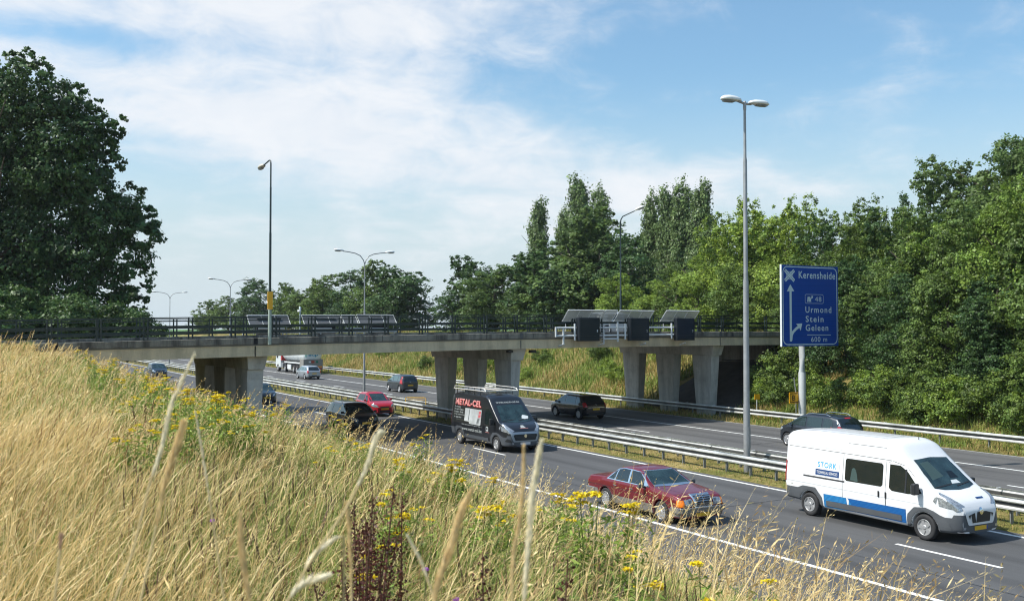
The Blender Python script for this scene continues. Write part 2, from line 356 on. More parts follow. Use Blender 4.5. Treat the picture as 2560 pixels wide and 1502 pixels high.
for a,b in (((-.30,.25,4.28),(.0,.55,4.42)),((1.17,.15,4.25),(1.5,.5,4.42))):
    mb=MB(); mb.b2(a,b); mb.build('floodlight',mat('floodlight_black',(.02,.02,.022),.4),BR,bevel=.03)
for x in range(-22,26,4):
    mb=MB(); mb.b2((x-.25,1.2,bt(x)-.91),(x+1.2,1.5,bt(x)-.883)); mb.build('cable_tray',dk,BR)
# abutments
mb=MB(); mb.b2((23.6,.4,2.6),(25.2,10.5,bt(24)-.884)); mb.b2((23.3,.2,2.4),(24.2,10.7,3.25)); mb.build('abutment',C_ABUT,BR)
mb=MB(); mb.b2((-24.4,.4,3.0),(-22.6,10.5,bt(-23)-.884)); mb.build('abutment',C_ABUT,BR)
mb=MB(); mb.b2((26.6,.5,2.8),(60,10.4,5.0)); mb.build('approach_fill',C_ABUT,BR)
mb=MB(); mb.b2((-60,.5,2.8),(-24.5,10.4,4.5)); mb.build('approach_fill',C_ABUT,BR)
# dark paving on the slopes under the deck
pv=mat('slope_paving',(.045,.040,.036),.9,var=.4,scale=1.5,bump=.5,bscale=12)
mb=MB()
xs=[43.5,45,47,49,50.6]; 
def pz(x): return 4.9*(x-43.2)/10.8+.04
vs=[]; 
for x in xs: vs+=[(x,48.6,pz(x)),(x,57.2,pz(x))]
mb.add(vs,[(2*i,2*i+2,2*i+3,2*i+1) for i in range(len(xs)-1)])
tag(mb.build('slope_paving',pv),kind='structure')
# ---- railings: pairs of posts, thin top rails, two broad box rails
grn=mat('dark_green_paint',(.014,.026,.022),.45,var=.3,scale=5)
def railing(yc,flip,label):
    E=empty('bridge_railing',(27.3,47.94,0),BANG,label,'railing','railings along the bridge edges')
    def rail(y,z,dy,dz,nm):
        mb=MB(); bsweep(mb,[(y-dy/2,z-dz/2),(y-dy/2,z+dz/2),(y+dy/2,z+dz/2),(y+dy/2,z-dz/2)],-58,46); mb.build(nm,grn,E)
    rail(yc,1.00,.06,.045,'top_rail'); rail(yc,.86,.03,.03,'thin_rail'); rail(yc+flip*.09,.56,.06,.13,'broad_rail'); rail(yc+flip*.09,.26,.06,.085,'broad_rail')
    x=-57.3; i=0
    while x<45.5:
        z=bt(x)
        mb=MB(); 
        for o in (-.09,.09):
            mb.b2((x+o-.03,yc-.035,z+.02),(x+o+.03,yc+.035,z+1.0-.025))
        mb.b2((x-.17,yc-.09,z),(x+.17,yc+.09,z+.022)); mb.build('post_pair',grn,E); x+=1.98; i+=1
    return E
railing(.17,1,'dark green steel railing along the near edge of the bridge')
railing(10.73,-1,'dark green steel railing along the far edge of the bridge, behind the near one')
# ---- lane signal boards on the near side
wst=mat('white_steel',(.62,.64,.64),.4,var=.06,scale=4); blk=mat('signal_black',(.012,.016,.022),.38,var=.2,scale=3); gal=mat('galvanised_steel',(.46,.47,.47),.42,.75,var=.2,scale=6)
def mesh_mat(name,col,alpha):
    m=bpy.data.materials.new(name); m.use_nodes=True; t=m.node_tree; p=t.nodes['Principled BSDF']; p.inputs['Base Color'].default_value=(*col,1); p.inputs['Roughness'].default_value=.5
    g=t.nodes.new('ShaderNodeTexCoord'); br=t.nodes.new('ShaderNodeTexBrick'); br.offset=0; br.inputs['Scale'].default_value=22; br.inputs['Mortar Size'].default_value=.02; br.inputs['Brick Width'].default_value=.5; br.inputs['Row Height'].default_value=.5
    t.links.new(g.outputs['Object'],br.inputs['Vector'])
    r=t.nodes.new('ShaderNodeMapRange'); t.links.new(br.outputs['Fac'],r.inputs[0]); r.inputs[3].default_value=alpha; r.inputs[4].default_value=1
    t.links.new(r.outputs[0],p.inputs['Alpha']); return m
MESHW=mesh_mat('perforated_screen',(.50,.52,.51),.55); MESHG=mesh_mat('grey_screen',(.13,.135,.14),.80)
def to_local(p):
    v=Vector(p)-Vector((27.3,47.94,0)); return Matrix.Rotation(-BANG,3,'Z')@v
def signal(x0,x1,yf,n,label,dirn=-1):
    cx=(x0+x1)/2; z=5.57
    E=empty('lane_signal',matrix@Vector((cx,yf,z-.67)),BANG,label,'lane signal','black lane signal boards on the bridge edge'); W=x1-x0
    mb=MB(); mb.b2((-W/2,0,0),(W/2,.30,1.34)); mb.build('housing',blk,E,bevel=.015)
    f=mat('signal_front',(.018,.024,.032),.25)
    mb=MB(); mb.b2((-W/2+.07,-.012,.10) if dirn<0 else (-W/2+.07,.30,.10),(W/2-.07,0,1.27) if dirn<0 else (W/2-.07,.312,1.27)); mb.build('display',f,E,bevel=.008)
    mb=MB(); mb.b2((-W/2+.07,-.02,.30),(W/2-.07,-.0125,.315)); mb.build('display_ledge',blk,E)
    for s in (-1,1):
        mb=MB(); mb.tube([(s*W*.38-.06,.12,1.33),(s*W*.38-.06,.12,1.42),(s*W*.38+.06,.12,1.42),(s*W*.38+.06,.12,1.33)],.012,5); mb.build('lifting_eye',blk,E)
    if n:
        V,F=text_verts(n,.02); mb=MB(); mb.add([(W/2-.22+v[0]*.07,-.0145,.52+v[1]*.13) for v in V],F); mb.build('number',wst,E)
    return E
signal(3.85,5.32,-.72,'1','black lane signal board numbered 1, leftmost of the three on the near bridge edge')
signal(7.60,9.05,-.72,'2','black lane signal board numbered 2, middle of the three on the near bridge edge')
signal(11.27,12.72,-.72,'3','black lane signal board numbered 3, rightmost of the three on the near bridge edge')
def screen(x0,x1,nseg,yb,yt,zb,zt,m,frm,label,group,sh=0):
    c=Vector(((x0+x1)/2,yb,zb)); E=empty('mesh_screen',matrix@c,BANG,label,'screen',group); W=x1-x0; dy=yt-yb; dz=zt-zb; L=math.hypot(dy,dz); ang=math.atan2(-dy,dz)
    H=empty('frame',(0,0,0)); 
    mb=MB(); M=lambda x,t,o:(x,dy*t/L+o*dz/L,dz*t/L-o*dy/L)
    def bar(xa,ta,xb,tb,r=.028): mb.tube([M(xa,ta,0),M(xb,tb,0)],r,4)
    bar(-W/2,0,W/2,0); bar(-W/2,L,W/2,L,.035)
    for k in range(nseg+1): 
        x=-W/2+W*k/nseg; bar(x,0,x,L,.034 if k in(0,nseg) else .024)
    bpy.data.objects.remove(H)
    mb.build('frame',frm,E)
    for k in range(nseg):
        a=-W/2+W*k/nseg+.02; b=-W/2+W*(k+1)/nseg-.02
        mb=MB(); mb.add([M(a,.02,.003),M(b,.02,.003),M(b,L-.02,.003),M(a,L-.02,.003),M(a,.02,-.003),M(b,.02,-.003),M(b,L-.02,-.003),M(a,L-.02,-.003)],[(0,1,2,3),(7,6,5,4)]); mb.build('mesh_panel',m,E)
    for k in (-.4,.4):
        mb=MB(); mb.tube([(W*k,.0,0),(W*k,.03,-.55)],.022,5); mb.build('strut',frm,E)
    return E
G1='white framed mesh screens above the near signal boards'
screen(3.38,5.98,3,.30,-.30,6.02,6.67,MESHW,wst,'leftmost white framed mesh screen of three panes, above the left signal board',G1)
screen(6.05,6.98,1,.30,-.30,6.02,6.67,MESHW,wst,'narrow single pane white mesh screen between signal boards 1 and 2',G1)
screen(7.15,9.80,3,.30,-.30,6.03,6.68,MESHW,wst,'middle white framed mesh screen of three panes, above the middle signal board',G1)
screen(10.80,13.50,3,.30,-.30,6.06,6.71,MESHW,wst,'rightmost white framed mesh screen of three panes, above the right signal board',G1)
fgr=mat('weathered_white_steel',(.42,.44,.44),.5)
G2='grey mesh screens above the far bridge edge'
screen(-11.35,-8.85,3,10.9+.2,10.9+.75,5.80,6.40,MESHG,fgr,'grey mesh screen on the far bridge edge, beside the tall dark lamp post',G2)
screen(-7.98,-5.45,3,10.9+.2,10.9+.75,5.85,6.43,MESHG,fgr,'grey mesh screen of three panes on the far bridge edge, second from the left',G2)
screen(-5.38,-4.45,1,10.9+.2,10.9+.75,5.88,6.45,MESHG,fgr,'narrow grey single pane mesh screen on the far bridge edge',G2)
screen(-4.35,-1.80,3,10.9+.2,10.9+.75,5.90,6.48,MESHG,fgr,'grey mesh screen of three panes on the far bridge edge, rightmost of that row',G2)
for cxx,lb in ((-10.1,'black lane signal board behind the left grey screen of the far bridge edge'),(-6.6,'black lane signal board behind the second grey screen of the far bridge edge'),(-3.0,'black lane signal board behind the right grey screen of the far bridge edge')):
    signal(cxx-.72,cxx+.72,11.35,'',lb,1)
# tube frames that carry the boards
def tubeframe(label,segs,group=None):
    E=empty('sign_gantry_frame',(27.3,47.94,0),BANG,label,'tube frame',group)
    for nm,a,b,r in segs:
        mb=MB(); mb.tube([a,b],r,8); mb.build(nm,wst,E)
    return E
y=-.38; sg=[('rail',(2.45,y,5.66),(12.0,y,5.70),.055),('rail',(2.45,y,5.20),(12.0,y,5.26),.055),('post',(2.45,y,5.14),(2.45,y,5.71),.055),('post',(2.98,y,4.72),(2.98,y,5.66),.055)]
for x,za,zb in ((3.72,4.95,5.9),(5.80,4.72,5.6),(6.85,4.85,6.0),(7.42,4.98,5.92),(11.05,5.0,5.95)): sg.append(('post',(x,y-.08,za),(x,y-.08,zb),.055))
sg+=[('step',(5.75,y-.1,5.02),(6.9,y-.1,5.02),.05)]
for x in (2.98,5.8,9.0,12.2): sg.append(('bracket',(x,.05,4.62),(x,y-.05,4.75),.05))
tubeframe('white tubular frame carrying the three signal boards on the near side',sg,'white tube frames on the bridge edges')
y=11.25; sg=[('rail',(-11.7,y,5.35),(-1.7,y,5.43),.05)]
for x in (-11.7,-9.3,-6.9,-4.6,-1.9): sg.append(('post',(x,y,4.8),(x,y,5.43),.05))
for a,b in ((-10.8,-9.2),(-7.4,-6.2),(-5.3,-4.2),(-3.6,-2.4)): sg.append(('crossbar',(a,y-.05,5.62),(b,y-.05,5.62),.06))
tubeframe('white tubular frame carrying the signal boards on the far side',sg,'white tube frames on the bridge edges')
# ladder
E=empty('access_ladder',matrix@Vector((5.55,-.62,4.8)),BANG,'narrow dark ladder hanging beside signal board 1','ladder')
mb=MB()
for s in (-.06,.06): mb.b2((s-.012,-.01,0),(s+.012,.02,1.15))
mb.build('stile',blk,E); mb=MB()
for k in range(7): mb.b2((-.06,-.005,.1+k*.15),(.06,.01,.125+k*.15))
mb.build('rung',wst,E)
# cctv pole on the far edge
E=empty('camera_pole',matrix@Vector((-8.3,11.05,5.0)),BANG,'slim pale pole with a small camera on the far bridge edge','camera pole')
mb=MB(); mb.tube([(0,0,0),(0,0,1.75)],.05,8); mb.build('pole',mat('pale_green_steel',(.45,.52,.52),.4,.3),E)
mb=MB(); mb.b2((-.16,-.3,1.62),(-.04,.05,1.74)); mb.build('camera_housing',wst,E,bevel=.02)
mb=MB(); mb.lathe([(.07,1.75),(.07,1.9),(.03,1.93)],(0,0,0),10); mb.build('pole_cap',MATS['pale_green_steel'],E)
# ================================================================ lamps
lampgrey=mat('lamp_grey',(.29,.295,.295),.45,.35,var=.15,scale=4); lampwhite=mat('lamp_head_white',(.70,.72,.70),.4); lampglass=mat('lamp_glass',(.20,.19,.17),.2); 
def head(E,c,d,L,W,Hh,m,nm='lamp_head'):
    """streamlined lantern: centre c, pointing along d"""
    d=Vector(d).normalized(); a=d.cross(Vector((0,0,1))).normalized(); u=a.cross(d)
    prof=[(-.5,.16,.35),(-.42,.34,.6),(-.2,.44,.9),(.1,.5,1),(.32,.42,.85),(.46,.22,.5),(.5,.04,.15)]
    vs=[]; n=12
    for t,w_,h_ in prof:
        for k in range(n):
            th=2*math.pi*k/n; y=math.cos(th)*w_*W; z=math.sin(th)*h_*Hh; z=z if z>0 else z*.25
            vs.append(Vector(c)+d*(t*L)+a*y+u*z)
    fs=[(i*n+k,i*n+(k+1)%n,(i+1)*n+(k+1)%n,(i+1)*n+k) for i in range(len(prof)-1) for k in range(n)]+[tuple(range(n)),tuple(range(len(vs)-n,len(vs)))]
    mb=MB(); mb.add(vs,fs,True); h=mb.build(nm,m,E)
    vs=[]; 
    for t,w_ in ((-.15,.3),(0,.4),(.2,.4),(.38,.25)):
        vs+=[Vector(c)+d*(t*L)+a*(w_*W*.85)-u*(Hh*.27),Vector(c)+d*(t*L)-a*(w_*W*.85)-u*(Hh*.27)]
    bot=[v-u*.03 for v in vs]; n=len(vs)
    mb=MB(); mb.add(vs+bot,[(2*i+n,2*i+1+n,2*i+3+n,2*i+2+n) for i in range(3)]+[(0,1,1+n,n),(n-2,n-1,2*n-1,2*n-2)]+[(2*i,2*i+2,2*i+2+n,2*i+n) for i in range(3)]+[(2*i+1,2*i+3,2*i+3+n,2*i+1+n) for i in range(3)]); mb.build('lens',lampglass,h)
# tall double headed lamp in the median
E=empty('tall_street_lamp',(27.15,29.45,0),0,'tall grey double headed lamp mast between the median barriers','street lamp')
mb=MB(); mb.tube([(0,0,-.2),(0,0,2.62),(0,0,2.68),(0,0,7.45),(0,0,7.6),(0,0,12.2),(0,0,12.35),(0,0,14.3)],[.130,.130,.118,.105,.086,.078,.058,.050],16); mb.build('pole',lampgrey,E)
mb=MB(); mb.b2((-.03,-.135,.95),(.08,-.105,1.75)); mb.build('hatch',lampgrey,E,bevel=.01)
mb=MB(); mb.lathe([(.062,14.2),(.066,14.25),(.066,14.5),(.04,14.56)],(0,0,0),12); mb.build('collar',lampgrey,E)
mb=MB(); mb.tube([(-.34,0,14.52),(-.1,0,14.48),(.1,0,14.46),(.34,0,14.48)],.05,8); mb.build('crossbar',lampgrey,E)
head(E,(-.62,.1,14.56),(-1,.15,.02),.92,.44,.19,lampwhite); head(E,(.66,-.1,14.50),(1,-.15,-.02),.92,.44,.17,lampwhite)
# Y lamps in the median
def ylamp(y,H,label):
    E=empty('double_arm_street_lamp',(27.2,y,0),0,label,'street lamp','double arm lamps along the median')
    mb=MB(); mb.tube([(0,0,-.2),(0,0,3.0),(0,0,3.05),(0,0,7),(0,0,7.05),(0,0,H-.9)],[.095,.09,.075,.065,.05,.038],12); mb.build('pole',lampgrey,E)
    for s in (-1,1):
        pts=[(0,0,H-.95),(s*.10,0,H-.62),(s*.35,0,H-.30),(s*.75,0,H-.13),(s*1.3,0,H-.04),(s*1.72,0,H)]
        mb=MB(); mb.tube(pts,.035,8); mb.build('arm',lampgrey,E)
        head(E,(s*2.05,0,H+.03),(s,0,.05),.78,.34,.15,lampwhite)
    return E
ylamp(70.8,11.4,'grey lamp post with two curved arms, nearest of the three beyond the bridge')
ylamp(112.1,11.1,'grey lamp post with two curved arms, middle of the three beyond the bridge')
ylamp(147.1,10.8,'grey lamp post with two curved arms, farthest and smallest beyond the bridge')
# bridge lamps
lampblk=mat('lamp_dark_green',(.02,.035,.035),.4,var=.1); lampbeige=mat('lamp_beige',(.45,.42,.36),.5)
LO=matrix@Vector((-14.05,-.08,5.15))
E=empty('bridge_lamp',LO,BANG,'tall dark lamp post with a pale lower section and an orange box, on the bridge','street lamp','single arm lamps on the bridge')
mb=MB(); mb.tube([(0,0,-.3),(0,0,2.2)],[.085,.078],12); mb.build('lower_pole',mat('lamp_pale_green',(.36,.42,.36),.5,.2,var=.15,scale=6),E)
mb=MB(); mb.tube([(0,0,2.2),(0,0,5.0),(0,0,5.05),(0,0,7.2),(0,0,7.25),(0,.0,8.35),(0,.06,8.5),(0,.2,8.54),(0,1.0,8.42)],[.062,.058,.05,.046,.040,.038,.038,.036,.032],10); mb.build('upper_pole',lampblk,E)
mb=MB(); mb.b2((-.14,-.12,1.38),(.10,-.07,2.22)); mb.build('orange_box',mat('orange_yellow',(.80,.42,.02),.5),E)
head(E,(-.0,1.35,8.36),(0,1,-.1),.75,.3,.16,lampbeige)
LO=matrix@Vector((16.4,11.0,5.15))
E=empty('bridge_lamp',LO,BANG,'slim dark lamp post on the far bridge edge in front of the poplars','street lamp','single arm lamps on the bridge')
mb=MB(); mb.tube([(0,0,-.3),(0,0,3.2),(0,0,3.25),(0,0,8.3),(0,-.05,8.5),(.05,-.2,8.72),(.35,-1.2,9.05)],[.085,.075,.06,.05,.045,.042,.035],10); mb.build('pole',lampblk,E)
head(E,(.5,-1.6,9.2),(.32,-1,.34),.85,.3,.15,lampwhite)
# ================================================================ signs
blue=mat('sign_blue',(.005,.058,.34),.35,spec=.5); swhite=mat('sign_white',(.60,.70,.74),.4)
E=empty('direction_sign',(43.5,42.45,0),0,'tall blue motorway sign reading Kerensheide, Urmond, Stein, Geleen','road sign')
mb=MB(); mb.tube([(.05,.1,-.2),(.05,.1,3.02),(.05,.1,3.12),(.05,.1,4.0),(0,.1,8.8)],[.225,.215,.18,.178,.17],20); mb.build('pole',mat('sign_pole_grey',(.50,.51,.50),.45,.2,var=.1,scale=3),E)
def SU(x): return -1.92+(x-103)/487*4.55
def SV(y,x=103): yt=75+(x-103)/487*30; hh=725-(x-103)/487*40; return 9.29-(y-yt)/hh*4.69
mb=MB(); mb.b2((-1.92,-.30,4.60),(2.63,-.22,9.29)); PAN=mb.build('panel',blue,E)
mb=MB()
for z in (5.4,6.9,8.4): mb.b2((-1.85,-.215,z-.06),(2.55,-.1,z+.06))
mb.build('back_rail',gal,E)
mb=MB(); mb.b2((-1.96,-.33,4.58),(-1.923,-.2,9.31)); mb.build('panel_edge',wst,E)
def flat(mb,poly,y=-.304): mb.add([(p[0],y,p[1]) for p in poly],[tuple(range(len(poly)))])
def ribbon(mb,pts,w,y=-.304,closed=False):
    n=len(pts); L=[];Rr=[]
    for i in range(n):
        a=pts[(i-1)%n] if (closed or i) else pts[i]; b=pts[(i+1)%n] if (closed or i<n-1) else pts[i]
        d=Vector((b[0]-a[0],b[1]-a[1])).normalized(); nn=Vector((-d.y,d.x))*w/2
        L.append((pts[i][0]+nn.x,y,pts[i][1]+nn.y)); Rr.append((pts[i][0]-nn.x,y,pts[i][1]-nn.y))
    m=n if closed else n-1
    mb.add(L+Rr,[(i,(i+1)%n,n+(i+1)%n,n+i) for i in range(m)])
def rrect(x0,x1,z0,z1,r,k=6):
    o=[]
    for cx,cz,a0 in ((x1-r,z1-r,0),(x0+r,z1-r,90),(x0+r,z0+r,180),(x1-r,z0+r,270)):
        for i in range(k+1): a=R(a0+90*i/k); o.append((cx+r*math.cos(a),cz+r*math.sin(a)))
    return o
mb=MB()
for k in range(1,16): z=4.6+k*.293; ribbon(mb,[(-1.91,z),(2.62,z)],.010,-.302)
mb.build('panel_seam',mat('sign_seam',(.004,.030,.17),.5),E)
mb=MB(); ribbon(mb,rrect(-1.82,2.53,4.70,9.19,.33),.055,closed=True); mb.build('border',swhite,E)
def sgtext(s,x0,x1,y0,y1,nm='lettering',par=E,m=swhite,y=-.306,bold=.012,sp=1.12):
    V,F=text_verts(s,bold,sp); X0,X1=SU(x0),SU(x1); xm=(x0+x1)/2; Z0,Z1=SV(y1,xm),SV(y0,xm)
    mb=MB(); mb.add([(X0+v[0]*(X1-X0),y,Z0+v[1]*(Z1-Z0)) for v in V],F); return mb.build(nm,m,par)
sgtext('Kerensheide',247,565,143,206); sgtext('Urmond',302,529,449,504,sp=1.25); sgtext('Stein',304,459,530,585,sp=1.25); sgtext('Geleen',303,500,606,662,sp=1.2); sgtext('600 m',350,489,713,757,bold=0); sgtext('48',386,442,363,405,bold=0,sp=1.1)
mb=MB(); x=SU(177); ribbon(mb,[(x,SV(757)),(x,SV(308))],.165); flat(mb,[(SU(146),SV(312,146)),(SU(208),SV(312,208)),(SU(175),SV(250,175))],-.3055)
cu=[(SU(180),SV(745)),(SU(184),SV(700)),(SU(196),SV(672,196)),(SU(220),SV(645,220)),(SU(246),SV(624,246))]; ribbon(mb,cu,.165,-.3065)
flat(mb,[(SU(221),SV(600,221)),(SU(274),SV(596,274)),(SU(259),SV(662,259)),(SU(247),SV(630,247))],-.308); mb.build('arrow',swhite,E)
mb=MB(); ribbon(mb,[(SU(317),SV(697,317)),(SU(522),SV(697,522))],.035); mb.build('rule',swhite,E)
mb=MB(); ribbon(mb,rrect(SU(301),SU(459),SV(421,380),SV(343,380),.09,3),.022,closed=True); mb.build('exit_frame',swhite,E)
mb=MB()
for a,b,c,d in ((318,330,322,332),(334,345,330,338),(346,354,338,344)): flat(mb,[(SU(a),SV(407,a)),(SU(b),SV(407,b)),(SU(d),SV(362,d)),(SU(c),SV(362,c))])
ribbon(mb,[(SU(344),SV(398,344)),(SU(350),SV(380,350)),(SU(362),SV(366,362))],.06,-.3055); flat(mb,[(SU(350),SV(357,350)),(SU(369),SV(355,369)),(SU(366),SV(378,366))],-.3065); mb.build('exit_symbol',swhite,E)
mb=MB(); cx0,cz0=SU(170),SV(172,170); 
for s in (1,-1):
    for o in (-.055,.055):
        nx_,nz_=.707,.707*s
        ribbon(mb,[(cx0-.36*1+(-nz_)*o*1.0,cz0-.30*s+nx_*o),(cx0+.36-nz_*o,cz0+.30*s+nx_*o)],.085,-.304 if s>0 else -.3065)
for a in range(4):
    pts=[]
    for k in range(7):
        t=-.30+.6*k/6; b=.34-.13*(1-(t/.30)**2)
        pts.append(((cx0+t*1.15,cz0+b) if a==0 else (cx0+t*1.15,cz0-b) if a==1 else (cx0+b*1.15,cz0+t) if a==2 else (cx0-b*1.15,cz0+t)))
    ribbon(mb,pts,.03,-.3045)
mb.build('interchange_symbol',swhite,E)
# yellow B sign
ylw=mat('sign_yellow',(.85,.42,.01),.45); sblk=mat('sign_black',(.03,.02,.01),.5)
E=empty('detour_sign',(43.12,42.7,.4),0,'yellow arrow shaped detour sign with a black letter B beside the thick sign pole','road sign')
mb=MB(); mb.tube([(.1,.03,-.8),(.1,.03,1.4),(-.05,.03,2.35)],.03,6); mb.build('post',gal,E)
mb=MB(); mb.b2((-.48,-.03,.86),(.48,0,1.50)); mb.build('plate',ylw,E)
mb=MB(); ribbon(mb,[(-.42,.93),(.20,.93),(.43,1.18),(.20,1.43),(-.42,1.43)],.05,-.034,closed=True)
flat(mb,[(.18,.93),(.26,.93),(.45,1.18),(.26,1.43),(.18,1.43),(.34,1.18)],-.036); mb.build('arrow_outline',sblk,E)
V,F=text_verts('B',.02); mb=MB(); mb.add([(-.26+v[0]*.24,-.035,1.02+v[1]*.32) for v in V],F); mb.build('letter',sblk,E)
E=empty('marker_sign',(43.4,46.15,.2),0,'small yellow marker plate on a short white post under the bridge','road sign')
mb=MB(); mb.tube([(0,.02,-.3),(0,.02,1.1)],.025,6); mb.build('post',wst,E)
mb=MB(); mb.b2((-.22,-.02,1.05),(.22,0,1.38)); mb.build('plate',ylw,E)
E=empty('small_green_sign',(43.0,124,0),0,'small dark green plate standing behind the far roadside barrier','road sign')
mb=MB(); mb.b2((-.3,0,.45),(.3,.12,.85)); mb.build('plate',mat('sign_green',(.01,.12,.07),.4),E,bevel=.02); mb=MB(); mb.tube([(0,.06,-.2),(0,.06,.5)],.03,6); mb.build('post',gal,E)
# yellow bracket over the median barrier
E=empty('yellow_bracket',(27.3,61.5,0),0,'yellow metal bracket straddling the median barriers before the left pier','bracket')
yb=mat('bracket_yellow',(.75,.45,.03),.5)
mb=MB()
for q in (-.45,.45): mb.tube([(q*1.2,-q,0),(q*1.2,-q,1.0)],.03,6)
mb.build('leg',yb,E); mb=MB(); mb.box((0,0,1.0),(1.25,.06,.06),rz=-.7); mb.box((0,0,.86),(1.2,.03,.04),rz=-.7); mb.build('crossbar',yb,E)
# ================================================================ barriers
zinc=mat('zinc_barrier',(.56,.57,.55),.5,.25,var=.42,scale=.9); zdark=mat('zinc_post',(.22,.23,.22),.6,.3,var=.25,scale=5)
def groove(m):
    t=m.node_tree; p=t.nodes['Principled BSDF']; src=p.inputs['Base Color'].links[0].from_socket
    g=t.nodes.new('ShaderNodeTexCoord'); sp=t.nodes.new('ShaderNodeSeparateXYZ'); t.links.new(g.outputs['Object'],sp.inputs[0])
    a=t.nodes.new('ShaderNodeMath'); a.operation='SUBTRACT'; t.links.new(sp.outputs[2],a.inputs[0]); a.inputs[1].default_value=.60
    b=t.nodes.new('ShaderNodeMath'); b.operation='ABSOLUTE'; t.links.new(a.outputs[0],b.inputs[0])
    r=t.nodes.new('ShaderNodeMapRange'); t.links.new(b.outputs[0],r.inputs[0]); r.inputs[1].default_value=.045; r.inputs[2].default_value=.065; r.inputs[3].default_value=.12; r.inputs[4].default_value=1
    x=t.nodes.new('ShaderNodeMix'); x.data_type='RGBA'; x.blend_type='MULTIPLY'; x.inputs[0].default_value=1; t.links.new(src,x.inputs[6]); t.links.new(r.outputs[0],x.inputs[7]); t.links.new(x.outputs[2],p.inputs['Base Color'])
groove(zinc)   # road dirt and the shade between the bulges, both put into the colour
def wbeam(x,face,y0,y1,zc,mb):
    """W profile, face=-1 looks to -X"""
    h=[(-.165,.03),(-.145,.08),(-.095,.09),(-.06,.055),(-.04,.0),(.04,.0),(.06,.055),(.095,.09),(.145,.08),(.165,.03)]
    th=.012
    out=[(x+face*d,zc+z) for z,d in h]; inn=[(x+face*(d-th),zc+z) for z,d in reversed(h)]
    ys=[y0+k*(y1-y0)/60 for k in range(61)]
    prof=out+inn; n=len(prof); vs=[(a,yy,b) for yy in ys for a,b in prof]
    fs=[(i*n+k,i*n+(k+1)%n,(i+1)*n+(k+1)%n,(i+1)*n+k) for i in range(60) for k in range(n)]+[tuple(range(n)),tuple(range(60*n,61*n))]
    mb.add(vs,fs)
def barrier(x,face,y0,y1,zc,label,pitch,pstart,group):
    E=empty('crash_barrier',(x,y0,0),0,label,'crash barrier',group)
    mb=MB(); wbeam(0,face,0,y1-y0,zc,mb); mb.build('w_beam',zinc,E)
    n=0; rest=MB(); y=pstart
    while y<y1:
        p=rest if n>=98 else MB(); yy=y-y0
        bx=-face*.06
        p.b2((bx-.05,yy-.03,-.2),(bx-.042,yy+.03,zc-.10)); p.b2((bx-.05,yy-.03,-.2),(bx+.05,yy-.022,zc-.10)); p.b2((bx-.05,yy+.022,-.2),(bx+.05,yy+.03,zc-.10))
        if n<98: p.build('post',zdark,E)
        y+=pitch; n+=1
    if n>98: tag(rest.build('distant_posts',zdark,E),kind='stuff')
    mb=MB(); y=pstart+.6
    while y<min(y1,pstart+130):
        yy=y-y0; xa,xb=((-.02,.18) if face<0 else (-.18,.02)); mb.b2((xa,yy-.025,zc+.168),(xb,yy+.025,zc+.180)); y+=2.66
    mb.build('spacer',wst,E)
    return E
GB='steel crash barriers'
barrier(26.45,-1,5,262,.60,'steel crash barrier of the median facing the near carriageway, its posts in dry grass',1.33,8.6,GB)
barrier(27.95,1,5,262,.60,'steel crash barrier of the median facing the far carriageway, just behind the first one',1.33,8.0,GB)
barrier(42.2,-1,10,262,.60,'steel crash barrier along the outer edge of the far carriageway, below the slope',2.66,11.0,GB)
# ================================================================ trees
def leaf_mat(name,col,trans=.35,rough=.5):
    m=bpy.data.materials.new(name); m.use_nodes=True; t=m.node_tree; p=t.nodes['Principled BSDF']; out=t.nodes['Material Output']
    a=t.nodes.new('ShaderNodeAttribute'); a.attribute_name='tint'
    mx=t.nodes.new('ShaderNodeMix'); mx.data_type='RGBA'; mx.blend_type='MULTIPLY'; mx.inputs[0].default_value=1; mx.inputs[6].default_value=(*col,1); t.links.new(a.outputs['Color'],mx.inputs[7])
    t.links.new(mx.outputs[2],p.inputs['Base Color']); p.inputs['Roughness'].default_value=rough; p.inputs['Specular IOR Level'].default_value=.35
    tr=t.nodes.new('ShaderNodeBsdfTranslucent'); t.links.new(mx.outputs[2],tr.inputs[0])
    ms=t.nodes.new('ShaderNodeMixShader'); ms.inputs[0].default_value=trans; t.links.new(p.outputs[0],ms.inputs[1]); t.links.new(tr.outputs[0],ms.inputs[2]); t.links.new(ms.outputs[0],out.inputs[0])
    return m
LEAF_DK=leaf_mat('dark_leaves',(.060,.118,.040),.33); LEAF_MD=leaf_mat('green_leaves',(.108,.175,.042),.33); LEAF_YG=leaf_mat('yellow_green_leaves',(.19,.285,.055),.36); LEAF_BG=leaf_mat('poplar_leaves',(.15,.22,.085),.4,.45); LEAF_OAK=leaf_mat('oak_leaves',(.10,.165,.050),.4)
bark=mat('bark',(.085,.068,.05),.9,var=.4,scale=6,bump=.6,bscale=14)
